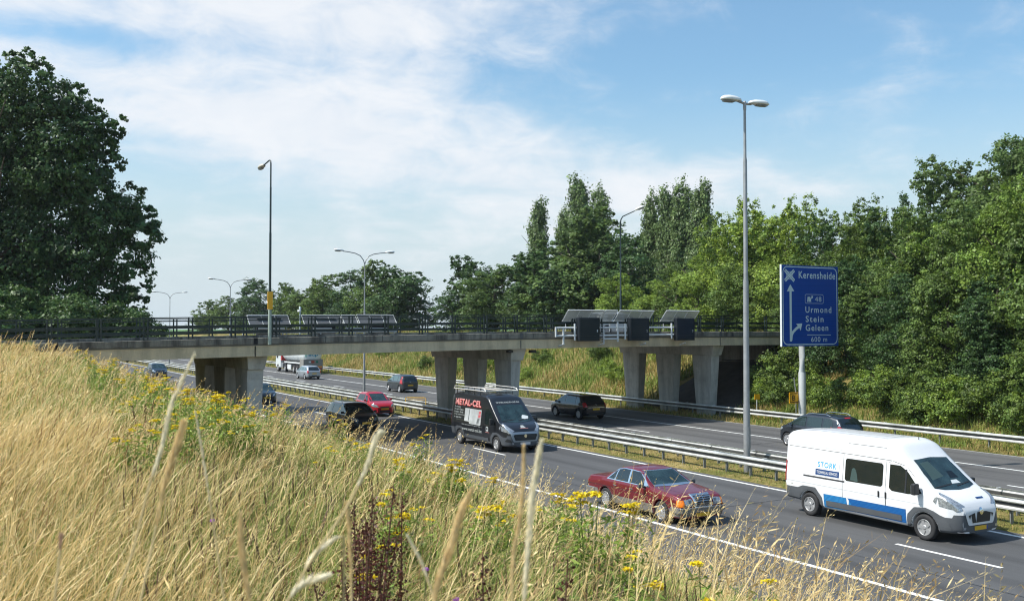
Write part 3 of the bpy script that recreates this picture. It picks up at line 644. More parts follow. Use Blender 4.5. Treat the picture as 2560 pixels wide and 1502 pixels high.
def crown_arrays(blobs,nl,leaf,seed,upright=0.,cl=.18,drop=.0,yel=.25):
    g=np.random.default_rng(seed); B=np.array(blobs,dtype=float); vol=(B[:,3]*B[:,4]*B[:,5])**(2/3); P=vol/vol.sum()
    ncl=max(30,int(nl/26)); bi=g.choice(len(B),ncl,p=P); b=B[bi]
    d=g.normal(size=(ncl,3)); d/=np.linalg.norm(d,axis=1)[:,None]
    r=g.uniform(.35,1.0,ncl)**.55; r*=1+.10*np.sin(d[:,0]*5+bi)+.08*np.cos(d[:,1]*7+d[:,2]*4)
    cc=b[:,:3]+d*r[:,None]*b[:,3:6]
    cs=cl*(b[:,3:6].mean(1))*g.uniform(.55,1.3,ncl)
    ci=g.integers(0,ncl,nl); o=g.normal(size=(nl,3))*.55; o[:,2]*=.62+upright
    p=cc[ci]+o*cs[ci][:,None]
    outw=d[ci]*.9+o*.35+np.array([0,0,.55])+g.normal(size=(nl,3))*.75; outw/=np.linalg.norm(outw,axis=1)[:,None]
    t=np.cross(outw,g.normal(size=(nl,3))); t/=np.linalg.norm(t,axis=1)[:,None]; s=np.cross(outw,t)
    L=leaf*g.uniform(.6,1.35,nl)[:,None]; W=L*.62
    V=np.stack([p+t*L*.5,p+s*W*.5,p-t*L*.5,p-s*W*.5],1).reshape(-1,3)
    F=np.arange(nl*4).reshape(-1,4)
    br=g.uniform(.58,1.40,ncl)[ci]*g.uniform(.8,1.2,nl); ye=(g.uniform(0,1,ncl)[ci]*yel)+g.uniform(-.05,.05,nl)
    C=np.stack([br*(1+ye*1.1),br*(1+ye*.55),br*(1-ye*.5),np.ones(nl)],1); C=np.repeat(C,4,0)
    return V,F,C
def crown_mesh(name,*a,m=LEAF_MD,**k):
    V,F,C=crown_arrays(*a,**k); o=np_mesh(name,V,F,m,col=C); me=o.data; bpy.data.objects.remove(o); return me
def trunk_mesh(h,r,limbs,seed,lean=.0,h0=-.5):
    g=random.Random(seed); mb=MB(); pts=[(0,0,h0)]; rr=[r*1.25]
    for k in range(1,6):
        t=k/5; pts.append((g.uniform(-.06,.06)*h*t+lean*t,g.uniform(-.05,.05)*h*t,h*t)); rr.append(r*(1-.75*t))
    mb.tube(pts,rr,8)
    for i in range(limbs):
        t=g.uniform(.25,.9); k=min(4,int(t*5)); b=Vector(pts[k]).lerp(Vector(pts[k+1]),t*5-k); a=g.uniform(0,6.28); l=h*g.uniform(.25,.5)*(1.1-t*.6)
        e=b+Vector((math.cos(a)*l*.75,math.sin(a)*l*.75,l*.6)); m_=b.lerp(e,.5)+Vector((0,0,-l*.06)); q=r*(1-.75*t)*.55
        mb.tube([b,m_,e],[q,q*.65,q*.2],6)
    o=mb.build('trunk',bark); me=o.data; bpy.data.objects.remove(o); return me
def place(name,crown,trunk,loc,sc,rz,label,cat='tree',group=None,mt=None):
    E=empty(name,loc,rz,label,cat,group); E.scale=sc
    o=bpy.data.objects.new('crown' if trunk else 'foliage',crown); COL.objects.link(o); o.parent=E
    if mt is not None: o.material_slots[0].link='OBJECT'; o.material_slots[0].material=mt
    if trunk: o=bpy.data.objects.new('trunk',trunk); COL.objects.link(o); o.parent=E
    return E
def rblobs(seed,n,R0,z0,z1,r0,r1,flat=.85,top=.5):
    g=random.Random(seed); o=[]
    for i in range(n):
        t=(i+.5)/n; a=g.uniform(0,6.28); z=z0+(z1-z0)*t; w=R0*math.sin(math.pi*(.18+.72*t))**.8*g.uniform(.35,.85); r=g.uniform(r0,r1)*(1.1-top*t)
        o.append((math.cos(a)*w,math.sin(a)*w,z,r,r,r*flat))
    return o
# unit prototypes: 10 m tall
PROT=[crown_mesh('crown',rblobs(11,16,2.6,2.2,8.6,1.3,2.3),19000,.24,1),
      crown_mesh('crown',rblobs(12,14,3.0,1.8,8.3,1.5,2.5),19000,.24,2),
      crown_mesh('crown',rblobs(13,18,2.3,1.6,9.0,1.0,1.9,1.1),19000,.22,3,upright=.5),
      crown_mesh('crown',rblobs(14,20,3.2,1.2,8.8,1.2,2.0),22000,.22,4,cl=.3)]
FINE=[crown_mesh('crown',rblobs(21,22,2.9,1.0,8.8,1.1,2.0),46000,.155,5,cl=.19),
      crown_mesh('crown',rblobs(22,22,2.7,.8,8.9,1.0,1.9,1.0),46000,.155,6,cl=.21,upright=.2),
      crown_mesh('crown',rblobs(23,24,3.1,.9,8.7,1.0,1.8),46000,.155,7,cl=.18)]
SHOOT=crown_mesh('crown',rblobs(31,16,2.6,1.2,6.6,1.2,2.0)+[(random.Random(i).uniform(-2.6,2.6),random.Random(i+50).uniform(-2.6,2.6),6.4+random.Random(i+9).uniform(0,2.2),.30,.30,1.5) for i in range(34)],46000,.16,8,cl=.24,yel=.4,upright=.3)
TRK=[trunk_mesh(7.5,.24,9,1),trunk_mesh(7.2,.28,11,2),trunk_mesh(8,.22,10,3)]
POPL=[crown_mesh('crown',[(math.sin(i*1.7+s)*.22,math.cos(i*2.3+s)*.22,1.6+i*.62,.62+.32*math.sin(math.pi*min(1,(i+1.5)/13)),.6+.3*math.sin(math.pi*min(1,(i+1.5)/13)),.95) for i in range(13)],15000,.20,40+s,upright=1.0,cl=.34,yel=.12) for s in (1,2)]
# mirrored side shoots on a second poplar
BUSH=[crown_mesh('foliage',rblobs(61,12,2.2,.5,2.6,.7,1.3,.8),12000,.15,61,cl=.35,yel=.4),crown_mesh('foliage',rblobs(62,14,2.6,.4,2.2,.6,1.1,.8),12000,.15,62,cl=.35,yel=.4)]
# ---- big dark tree on the left, beyond the bridge: crown shaped limb by limb
def pxw(px,pyv,Y):      # helper used only to size the big tree: direction from the camera at a given Y
    r=(px-1280)/2489; u=(751-pyv)/2489; p=R(1.634); a=math.atan(1405/2489)
    fy=math.cos(p)-u*math.sin(p); z=math.sin(p)+u*math.cos(p); X=r*math.cos(a)+fy*math.sin(a); Yy=-r*math.sin(a)+fy*math.cos(a); t=Y/Yy; return X*t,Y,CAMZ+z*t
BX,BY=2.2,74
L=[(70,190,72,1.9),(30,260,74,2.8),(110,280,73,2.3),(60,340,76,3.4),(160,340,72,2.6),(210,330,71,1.6),(250,360,73,1.5),(275,355,72,1.1),(120,430,74,3.6),(200,430,72,2.4),(270,400,71,1.3),(20,460,76,3.8),(120,560,76,4.2),
   (230,500,73,2.6),(260,560,72,2.6),(310,520,71,1.7),(345,545,71,1.5),(350,590,70,1.6),(380,572,70,.8),(40,620,76,4.4),(190,640,74,3.4),(300,640,72,2.4),(330,690,71,1.6),(350,730,70,1.1),(130,720,75,3.8),(250,730,73,2.4),(20,740,77,4.2),(-60,400,77,4),(-80,600,78,5),(-60,740,78,4),(300,770,72,1.6),(68,125,72,.55),(58,145,72,.8),(15,155,73,1.0),(-20,220,75,2.5),(305,305,71,.6),(240,265,72,.8),(195,225,72,.7),(110,170,72,1.0),(150,260,72,2.0),(195,285,72,1.7),(235,310,72,1.5),(285,330,71,1.0),(330,480,71,1.1),(360,530,70,1.0)]
bl=[]
for px,py,Y,r in L:
    x,y,z=pxw(px,py,Y); bl.append((x-BX,y-BY,z-4.5,r*.92,r*.92,r*.72))
cm=crown_mesh('crown',bl,120000,.26,77,cl=.20,yel=.25,m=LEAF_DK)
place('maple_tree',cm,trunk_mesh(17,.5,26,5),(BX,BY,4.5),(1,1,1),0,'huge dark green tree at the left edge of the photo, towering over the bridge')
# undergrowth behind the left part of the bridge
g=random.Random(5)
lab={0:'dark green shrub behind the left end of the bridge railing, under the huge tree'}
for i,(px,Y,s) in enumerate([(-90,66,1.5),(-20,64,1.35),(50,65,1.4),(120,66,1.2),(180,64,1.25),(240,66,1.2),(300,65,1.1),(335,68,.9)]):
    x,y,z=pxw(px,800,Y); place('shrub',BUSH[i%2],None,(x,Y,4.2),(s,s,s*.95),i*1.3,'dark shrub under the huge left tree, '+('outermost at the photo edge','second from the left edge','third from the left edge','fourth, left of the trunk gap','fifth, below the middle of the crown','sixth, below the right half of the crown','next to last on the right','small rightmost one before the far trees')[i],'shrub','dark shrubs under the huge left tree',LEAF_DK)
# far trees right of the motorway, seen over the bridge
far=[('m',56,253,9.0,'small pale tree, first of the row beyond the bridge on the left'),('m',57,236,9.0,'second tree of the row beyond the bridge, behind the left lamp'),
     ('d',57,211,11.9,'dark tree beyond the bridge just left of the tall dark lamp post'),('m',57,190,10.0,'round tree beyond the bridge just right of the tall dark lamp post'),
     ('m',58,176,9.6,'low wide tree beyond the bridge above the first grey screen'),('m',57,168,10.9,'tree beyond the bridge between the two lamp posts, above the grey screens'),('d',57,154,10.6,'darker tree left of the double arm lamp beyond the bridge'),
     ('m',57,143,11.4,'tall tree right behind the nearest double arm lamp'),('d',56,133,11.0,'dark tree at the right end of the row, beside the gap of open sky'),('m',54,160,8.2,'low tree in front of the row beyond the bridge')]
for i,(k,x,y,h,lb) in enumerate(far):
    s=h/9.9; place('roadside_tree',PROT[(i*3+1)%4],TRK[i%3],(x,y,4.4),(s*1.5,s*1.5,s*1.06),i*2.1,lb,'tree','trees in the row beyond the bridge',LEAF_DK if k=='d' else LEAF_MD)
place('roadside_tree',PROT[1],TRK[1],(33,395,4.0),(1.1,1.1,.85),0,'tiny hazy tree on the horizon between the leftmost lamps','tree',None,LEAF_MD)
for i,(x,y,s) in enumerate([(17,300,1.2),(8,320,1.5),(-5,330,1.5),(22,340,1.0)]): place('roadside_tree',PROT[i%4],TRK[0],(x,y,4.2),(s,s,s),i,'hazy blue tree far off beside the huge left tree, '+['right of it','half behind it','mostly hidden behind it','smallest and rightmost'][i],'tree','hazy far trees beside the huge left tree',LEAF_DK)
for i in range(12):
    x=20+i*19+g.uniform(-4,4); y=560+g.uniform(-40,60)
    if 15<x<120: y+=250
    s=g.uniform(.9,1.5); place('horizon_tree',PROT[i%4],None,(x,y,3.6),(s*1.6,s*1.6,s*.9),i,'hazy tree of the wooded line on the far horizon, '+['first','second','third','fourth','fifth','sixth','seventh','eighth','ninth','tenth','eleventh','twelfth'][i]+' from the left','tree','trees along the far horizon',LEAF_DK)
# middle group and poplars
MID=[('d',56,110,10.4,1.45,'round dark green tree standing alone right of the gap of open sky'),('m',56,103,9.0,1.35,'bushy tree between the lone round tree and the big mass'),
     ('d',58,98,11.0,1.3,'dark tree at the foot of the leftmost poplar'),('m',60,93,13.4,1.3,'large full tree in front of the left poplars'),('m',62,90,14.6,1.3,'large full tree between the two poplar groups, behind the slim lamp'),
     ('d',62,85,11.2,1.15,'dark tree at the foot of the right poplars'),('d',56,90,7.8,1.1,'low dark tree behind the bridge railing, left of the signal boards'),('m',57,96,7.5,1.2,'low bushy tree behind the bridge railing')]
for i,(k,x,y,h,wf,lb) in enumerate(MID):
    s=h/9.9; place('leafy_tree',PROT[(i+2)%4],TRK[i%3],(x,y,4.7),(s*wf*1.12,s*wf*1.12,s),i*1.9+.4,lb,'tree','full trees behind the middle of the bridge',LEAF_DK if k=='d' else LEAF_OAK)
for i,(x,y,h,wd,lb) in enumerate([(75,125,20.8,1.9,'leftmost poplar, standing a little apart'),(75,118,18.6,1.75,'short poplar just left of the tallest one'),(75,114,22.8,2.2,'tallest poplar, in the left group'),(75,109,20.5,1.9,'poplar at the right of the left group'),
        (80,106,15.0,1.5,'low poplar at the left of the right group'),(80,104.5,19.6,1.7,'second poplar of the right group'),(80,101,19.8,1.8,'poplar in the middle of the right group'),(80,98,20.2,1.9,'poplar right of the middle of the right group'),(80,94.5,19.9,1.8,'rightmost tall poplar of the right group'),(80,92.5,14,1.6,'lowest poplar at the right foot of the right group')]):
    s=h/10.2; place('poplar',POPL[i%2],TRK[0],(x,y,4.7),(wd*.86,wd*.86,s),i*1.7,lb+', tall and narrow','tree','tall narrow poplars behind the bridge',LEAF_BG)
YG=[('y',57,80,6.6,1.2,'yellow green bush behind the signal boards'),('y',58,75,5.6,1.3,'bright yellow green bush below the right poplars'),('g',58,72,7.2,1.1,'green young tree left of the tall median lamp'),('y',58,69,7.6,1.1,'light green tree left of the tall median lamp'),
    ('y',58,64.6,10.4,.95,'tall feathery light green tree just left of the tall lamp'),('y',58,61.5,11.2,1.0,'feathery light green tree right behind the tall lamp'),('y',57,57,10.9,1.0,'light green tree between the tall lamp and the blue sign'),('g',56,60,8.0,1.2,'green tree behind the right end of the bridge railing'),('y',55.5,66,5.5,1.3,'low light green bush behind the right end of the railing')]
for i,(k,x,y,h,wf,lb) in enumerate(YG):
    s=h/9.6; place('young_tree',SHOOT if k=='y' and h>8 else FINE[i%3],TRK[i%3],(x,y,4.7),(s*wf*1.05,s*wf*1.05,s),i*1.3,lb,'tree','young trees right of the poplars',LEAF_YG if k=='y' else LEAF_MD)
# ---- wood on the slope at the right, behind the barrier
RW=[(57,52.5,9.2,1.1,'s','d','dark shoots rising right behind the blue sign'),(56,49,9.0,1.1,'f','m','tree behind the top of the blue sign'),(55.5,47.0,9.9,1.0,'s','m','tree just right of the blue sign with upright shoots'),(55,44.6,9.5,1.05,'s','d','second tree with upright shoots right of the blue sign'),
    (66,49.3,14.6,1.2,'p','o','dark oak rising above the wood at the right'),(67,46.3,15.2,1.3,'p','o','dark oak at the right edge, above the wood'),(64,42.5,14.6,1.2,'p','o','dark oak crown at the far right edge of the photo'),
    (52.5,41.6,9.3,1.1,'f','m','mid green tree on the slope, left part of the right wood'),(51.5,39.2,9.0,1.1,'f','y','light green tree in the middle of the right wood'),(51,36.6,10.0,1.1,'f','m','broad green tree in the right wood'),(50.5,33.6,10.8,1.15,'f','y','bright green tree near the right edge of the wood'),(50,30.4,11.2,1.15,'f','m','tree at the right edge of the wood'),(49.5,27,11.2,1.1,'f','d','tree of the right wood cut by the photo edge'),
    (49.6,44.6,7.6,1.2,'f','d','dark low tree right behind the thick sign pole'),(49.4,42.0,7.0,1.1,'f','m','low tree in front of the wood, right of the sign pole'),(48.4,39.0,6.9,1.2,'f','d','dark low tree in the front row of the wood'),(47.8,36.0,7.3,1.2,'f','m','leafy low tree in the front row of the wood'),(47.5,33.0,7.2,1.2,'f','d','dark leafy low tree in the front row of the wood'),(47.3,30.2,7.4,1.2,'f','m','rightmost low tree in the front row of the wood'),(47.2,27.5,7.2,1.2,'f','m','low tree of the front row cut by the photo edge'),
    (51.5,50.5,7.5,1.15,'f','m','leafy tree right behind the left half of the blue sign')]
LM={'d':LEAF_DK,'m':LEAF_MD,'y':LEAF_YG,'o':LEAF_OAK}; LEAF_MY=leaf_mat('bright_green_leaves',(.155,.245,.046),.34); LM['y']=LEAF_MY  # lighter yellow green leaf colour of some trees and brambles
for i,(x,y,h,wf,pt,k,lb) in enumerate(RW):
    s=h/9.6; me={'s':SHOOT,'f':FINE[i%3],'p':FINE[(i+1)%3]}[pt]; z=gz(x,y)
    place('wood_tree',me,TRK[i%3],(x,y,z-.3),(s*wf*(.92 if h<10 else .8),s*wf*(.92 if h<10 else .8),s),i*2.3,lb,'tree','trees of the wood at the right',LM[k])
BL=['under the bridge end beside the marker plate','left of the yellow B sign','right behind the yellow B sign','right of the thick sign pole','second right of the sign pole','third right of the sign pole','above the roof of the white van','fifth right of the sign pole','sixth right of the sign pole','next to last before the photo edge','on the slope left of the sign','larger one higher on the slope left of the sign','cut by the right photo edge']
for i,(x,y,s,k) in enumerate([(44.9,47.3,.55,'y'),(45.3,45.6,.7,'m'),(45.6,43.6,.6,'y'),(46.2,41.2,.7,'m'),(46.0,39.0,.75,'y'),(45.4,37.2,.85,'m'),(45.3,35.3,.8,'m'),(45.4,33.4,.85,'y'),(45.3,31.5,.8,'m'),(45.3,29.6,.8,'m'),(46.2,48,.7,'m'),(47.5,46.8,1.0,'m'),(45.4,27.6,.8,'m')]):
    place('bramble_bush',BUSH[i%2],None,(x,y,gz(x,y)-.1),(s,s,s*1.1),i*1.1,'leafy bramble bush '+BL[i],'shrub','bushes at the foot of the right wood',LM[k])
# scattered shrubs on the far slope beyond the bridge
SLB=['left of the middle pier above the dark hatchback','just left of the middle pier','behind the middle pier columns','between the middle pier columns','low down right of the middle pier','near the double arm lamp','high on the slope left of the right pier','low beside the right pier','halfway between the middle and right piers','high up left of the middle pier','behind the right pier columns','lowest one left of the middle pier']
for i,(x,y,s) in enumerate([(46,101,.45),(47.5,93,.55),(46.5,86,.5),(48.5,80,.5),(45.5,78,.35),(48,118,.5),(49.5,72,.55),(46.2,64.5,.5),(47.5,68,.4),(50,96,.5),(50,64,.6),(45.3,92,.4)]):
    place('slope_shrub',BUSH[i%2],None,(x,y,gz(x,y)-.15),(s,s,s*1.2),i*1.7,'small green shrub on the far slope, '+SLB[i],'shrub','small shrubs on the far slope',LEAF_YG if i%3 else LEAF_MD)
# ================================================================ vehicles
def paint(name,col,met=0.,rough=.35,coat=.8,var=.05): return mat(name,col,rough,met,var=var,scale=2.5,coat=coat)
GLASS=mat('dark_glass',(.010,.016,.017),.06,0,spec=.9); WGLASS=mat('windscreen_glass',(.020,.040,.044),.05,0,spec=.7,var=.75,scale=1.7)  # windscreen noise paints cloud reflections and interior tones into the glass colour
TYRE=mat('tyre_rubber',(.022,.022,.023),.8,var=.2,scale=9); RIM=mat('alloy_rim',(.55,.55,.56),.3,.7); RIMG=mat('steel_wheel',(.42,.42,.42),.45,.5); PLAS=mat('grey_plastic',(.085,.092,.10),.6,var=.1); BPLAS=mat('black_plastic',(.016,.017,.018),.55)
CHR=mat('chrome',(.72,.73,.74),.15,.95); LAMPC=mat('headlamp',(.40,.43,.46),.12,.5,var=.6,scale=22,spec=.9); REDL=mat('tail_lamp',(.42,.012,.015),.18,spec=.8); ORL=mat('indicator_amber',(.85,.20,.01),.25); PLY=mat('yellow_plate',(.78,.44,.02),.45); GAPM=mat('panel_gap',(.03,.03,.032),.7); PLW=mat('white_plate',(.62,.60,.60),.5)
def interp(pts,x,win=.05):
    P=np.array(pts); g=np.linspace(-win,win,7); return float(np.mean(np.interp(x+g,P[:,0],P[:,1])))
_wheel={}
def wheel_parts(r,w,spokes,rimm,rr=.66):
    k=(round(r,3),round(w,3),spokes,rimm.name,rr)
    if k in _wheel: return _wheel[k]
    mb=MB(); h=w/2
    mb.lathe([(r*.5,-h),(r*.86,-h),(r*.97,-h*.85),(r,-h*.55),(r,h*.55),(r*.97,h*.85),(r*.88,h),(r*rr,h*.96),(r*rr*.97,h*.6),(r*.2,h*.55)],(0,0,0),28,'y')
    t=mb.build('wheel',TYRE); mb=MB()
    mb.lathe([(r*rr*.99,h*.62),(r*rr,h*.99),(r*rr*.93,h*1.02),(r*rr*.90,h*.68)],(0,0,0),28,'y')
    mb.lathe([(r*.20,h*.58),(r*.20,h*.86),(r*.12,h*.95)],(0,0,0),14,'y')
    for i in range(spokes):
        a=2*math.pi*i/spokes; c,s=math.cos(a),math.sin(a); wd=r*(.085 if spokes>7 else .15 if spokes>4 else .22); e=r*rr*.93; b=r*.14
        f=lambda q,v,yy:(c*q-s*v,yy,s*q+c*v)
        mb.add([f(b,-wd,h*.60),f(b,wd,h*.60),f(e,wd*.75,h*.60),f(e,-wd*.75,h*.60),f(b,-wd,h*.86),f(b,wd,h*.86),f(e,wd*.7,h*.93),f(e,-wd*.7,h*.93)],[(0,3,2,1),(4,5,6,7),(0,1,5,4),(1,2,6,5),(2,3,7,6),(3,0,4,7)])
    m=mb.build('rim',rimm); _wheel[k]=(t.data,m.data)
    bpy.data.objects.remove(t); bpy.data.objects.remove(m); return _wheel[k]
class Veh:
    def __init__(s,name,label,cat,loc,rz,body,paintm,top,belt,hw,bot,wx,wr,ww=.2,tum=.16,D=.5,spokes=7,rimm=None,rr=.66,win=.05,track=None,sq=.0,arch=1.16,bn='body'):
        s.E=empty(name,loc,rz,label,cat); s.hw=hw
        x0,x1=top[0][0],top[-1][0]; xs=[x0,x0+.01,x0+.03]; x=x0+.06
        while x<x1-.05: xs.append(x); x+=.045
        xs+=[x1-.03,x1-.01,x1]
        rings=[]
        for x in xs:
            H=interp(hw,x,.03 if min(x-x0,x1-x)<.2 else .06); b=interp(bot,x); bl=interp(belt,x,.08); t=max(interp(top,x,win),bl+.012); ar=b
            for w_ in wx:
                q=wr*arch; dx=x-w_
                if abs(dx)<q: ar=max(ar,wr+math.sqrt(q*q-dx*dx))
            d=t-bl; yb=H*(.955+.02*sq); yr=yb-tum*min(1,d/D)
            P=[(0,b),(H*.80,b),(H*.95,b+.03),(H*.985,b+(bl-b)*.25),(H,b+(bl-b)*.55),(H*.995,bl-.13),(H*.98,bl-.035),(yb,bl)]
            P=[(y,min(max(z,ar),bl)) for y,z in P]
            P+=[(yb+(yr-yb)*.5,bl+d*.5),(yb+(yr-yb)*.92,bl+d*.86),(yr*(.93+.03*sq),bl+d*.965),(yr*.6,t+.012),(0,t+.02)]
            Q=[P[0]]
            for a,c in zip(P[:-1],P[1:]): Q+=[(a[0]*.75+c[0]*.25,a[1]*.75+c[1]*.25),(a[0]*.25+c[0]*.75,a[1]*.25+c[1]*.75)]
            Q.append(P[-1]); rings.append([(x,-y,z) for y,z in Q]+[(x,y,z) for y,z in reversed(Q[:-1])][:-1])
        n=len(rings[0]); V=[v for r in rings for v in r]; F=[];mi=[]
        for i in range(len(rings)-1):
            for k in range(n):
                F.append((i*n+k,i*n+(k+1)%n,(i+1)*n+(k+1)%n,(i+1)*n+k)); mi.append(1 if (k<3 or k>=n-3) else 0)
        F+=[tuple(range(n-1,-1,-1)),tuple(range((len(rings)-1)*n,len(rings)*n))]; mi+=[0,0]
        me=bpy.data.meshes.new(bn); me.from_pydata(V,[],F); me.materials.append(paintm); me.materials.append(BPLAS); me.polygons.foreach_set('material_index',mi); me.polygons.foreach_set('use_smooth',[True]*(len(F)-2)+[False]*2)
        bm=bmesh.new(); bm.from_mesh(me); bmesh.ops.recalc_face_normals(bm,faces=bm.faces); s.bvh=BVHTree.FromBMesh(bm); bm.to_mesh(me); bm.free()
        s.body=bpy.data.objects.new(bn,me); COL.objects.link(s.body); s.body.parent=s.E
        t,m=wheel_parts(wr,ww,spokes,rimm or RIM,rr)
        for w_ in wx:
            for sd_ in (1,-1):
                W=interp(hw,w_,.1); o=bpy.data.objects.new('wheel',t); COL.objects.link(o); o.parent=s.E; o.location=(w_,sd_*(W-ww/2-.012),wr); 
                if sd_<0: o.rotation_euler=(0,0,math.pi)
                o2=bpy.data.objects.new('rim',m); COL.objects.link(o2); o2.parent=o
    def cast(s,ax,a,b,off):
        o,d={'R':((a,-6,b),(0,1,0)),'L':((a,6,b),(0,-1,0)),'F':((12,a,b),(-1,0,0)),'B':((-12,a,b),(1,0,0)),'T':((a,b,8),(0,0,-1))}[ax]
        h=s.bvh.ray_cast(Vector(o),Vector(d))
        if h[0] is None: return None
        nn=h[1]; dd=Vector(d)
        if nn.dot(dd)>0: nn=-nn
        if ax in 'RL' and abs(h[0].y)<.2*1: return None
        if ax in 'RL' and h[0].y*d[1]>0: return None
        return h[0]+nn*off
    def decal(s,nm,ax,poly,m,off=.007,res=.07,par=None,mb=None):
        own=mb is None; mb=mb or MB(); P=poly; n=len(P); a0=min(p[0] for p in P); a1=max(p[0] for p in P); h=max(p[1] for p in P)-min(p[1] for p in P)
        nc=max(1,int(math.ceil((a1-a0)/res))); nr=max(1,int(math.ceil(h/res))); cols=[]
        for i in range(nc+1):
            a=a0+(a1-a0)*i/nc; aa=min(max(a,a0+1e-4),a1-1e-4); zs=[]
            for k in range(n):
                p,q=P[k],P[(k+1)%n]
                if (p[0]-aa)*(q[0]-aa)<0: zs.append(p[1]+(q[1]-p[1])*(aa-p[0])/(q[0]-p[0]))
            lo,hi=(min(zs),max(zs)) if zs else (0,0); cols.append([s.cast(ax,a,lo+(hi-lo)*j/nr,off) for j in range(nr+1)])
        dep={'R':1,'L':1,'F':0,'B':0,'T':2}[ax]; idx={}; vs=[]; fs=[]
        def vid(i,j):
            if (i,j) not in idx: idx[(i,j)]=len(vs); vs.append(cols[i][j])
            return idx[(i,j)]
        for i in range(nc):
            for j in range(nr):
                c=[cols[i][j],cols[i+1][j],cols[i+1][j+1],cols[i][j+1]]
                if any(x is None for x in c): continue
                dv=[x[dep] for x in c]
                if max(dv)-min(dv)>max(.30,res*4): continue
                fs.append((vid(i,j),vid(i+1,j),vid(i+1,j+1),vid(i,j+1)))
        if not fs: return None
        mb.add(vs,fs,True)
        return mb.build(nm,m,par or s.E) if own else None
    def both(s,nm,ax,poly,m,**k):
        """ax 'S' = both sides; 'F'/'B' mirrored about the centre line"""
        if ax=='S': s.decal(nm,'R',poly,m,**k); s.decal(nm,'L',poly,m,**k)
        else: s.decal(nm,ax,poly,m,**k); s.decal(nm,ax,[(-a,b) for a,b in poly],m,**k)
    def line(s,ax,pts,w=.012,mb=None):
        for a,b in zip(pts[:-1],pts[1:]):
            d=Vector((b[0]-a[0],b[1]-a[1])).normalized(); nn=Vector((-d.y,d.x))*w/2
            s.decal('',ax,[(a[0]+nn.x,a[1]+nn.y),(b[0]+nn.x,b[1]+nn.y),(b[0]-nn.x,b[1]-nn.y),(a[0]-nn.x,a[1]-nn.y)],None,off=.004,res=.09,mb=mb)
    def seams(s,lines,nm='door_gap',m=None):
        for ax in 'RL':
            mb=MB()
            for l in lines: s.line(ax,l,mb=mb)
            if mb.v: mb.build(nm,m or GAPM,s.E)
    def mirrors(s,x,z,m,sz=(.12,.16,.14),y=None):
        for q in (1,-1):
            Y=(y or interp(s.hw,x,.1)+.02)+sz[1]/2; mb=MB(); mb.box((x,q*Y,z),sz); o=mb.build('mirror',m,s.E,bevel=.03)
            mb=MB(); mb.box((x,q*(Y-sz[1]/2-.05),z-.04),(.05,.16,.05)); mb.build('mirror_arm',BPLAS,o)
            mb=MB(); mb.box((x-sz[0]/2-.003,q*Y,z),(.006,sz[1]*.8,sz[2]*.75)); mb.build('mirror_glass',LAMPC,o)
    def bumper(s,xt,hwid,z0,z1,m,xs,depth=.07,rear=False,nm='bumper'):
        g=-1 if rear else 1; r=.16
        out=[(xs,hwid)]+[(xt-g*r+g*r*math.sin(t),hwid-r+r*math.cos(t)) for t in (0,.4,.8,1.2,1.57)]
        out=out+[(xt+g*.03,0)]+[(a,-b) for a,b in reversed(out)]
        inn=[(a-g*depth if abs(b)<hwid-.12 else a,b-math.copysign(depth,b) if abs(b)>.1 else b) for a,b in reversed(out)]
        n=len(out); mb=MB(); vs=[(a,b,z0) for a,b in out]+[(a,b,z1) for a,b in out]; ii=[(a,b,z0) for a,b in reversed(inn)]+[(a,b,z1) for a,b in reversed(inn)]
        mb.add(vs+ii,[(i,i+1,n+i+1,n+i) for i in range(n-1)]+[(n+i,n+i+1,3*n+i+1,3*n+i) for i in range(n-1)]+[(2*n+i,2*n+i+1,i+1,i) for i in range(n-1)]+[(0,n,3*n,2*n),(n-1,2*n-1,4*n-1,3*n-1)])
        return mb.build(nm,m,s.E,bevel=.012)
    def text(s,nm,ax,txt,a0,a1,b0,b1,m,bold=.0,off=.012,sp=1.05,sgn=1):
        V,F=text_verts(txt,bold,sp); W=[]
        for v in V:
            a=a0+v[0]*(a1-a0); b=b0+v[1]*(b1-b0)
            p=s.cast(ax,a,b,off); W.append(p if p is not None else Vector((0,0,0)))
        mb=MB(); mb.add(W,F); return mb.build(nm,m,s.E)
    def circ(s,nm,ax,c,r,m,off=.012,par=None): 
        return s.decal(nm,ax,[(c[0]+r*math.cos(t*.3927),c[1]+r*math.sin(t*.3927)) for t in range(16)],m,off=off,res=r/2.5,par=par)
DN=R(-90); UP=R(90)
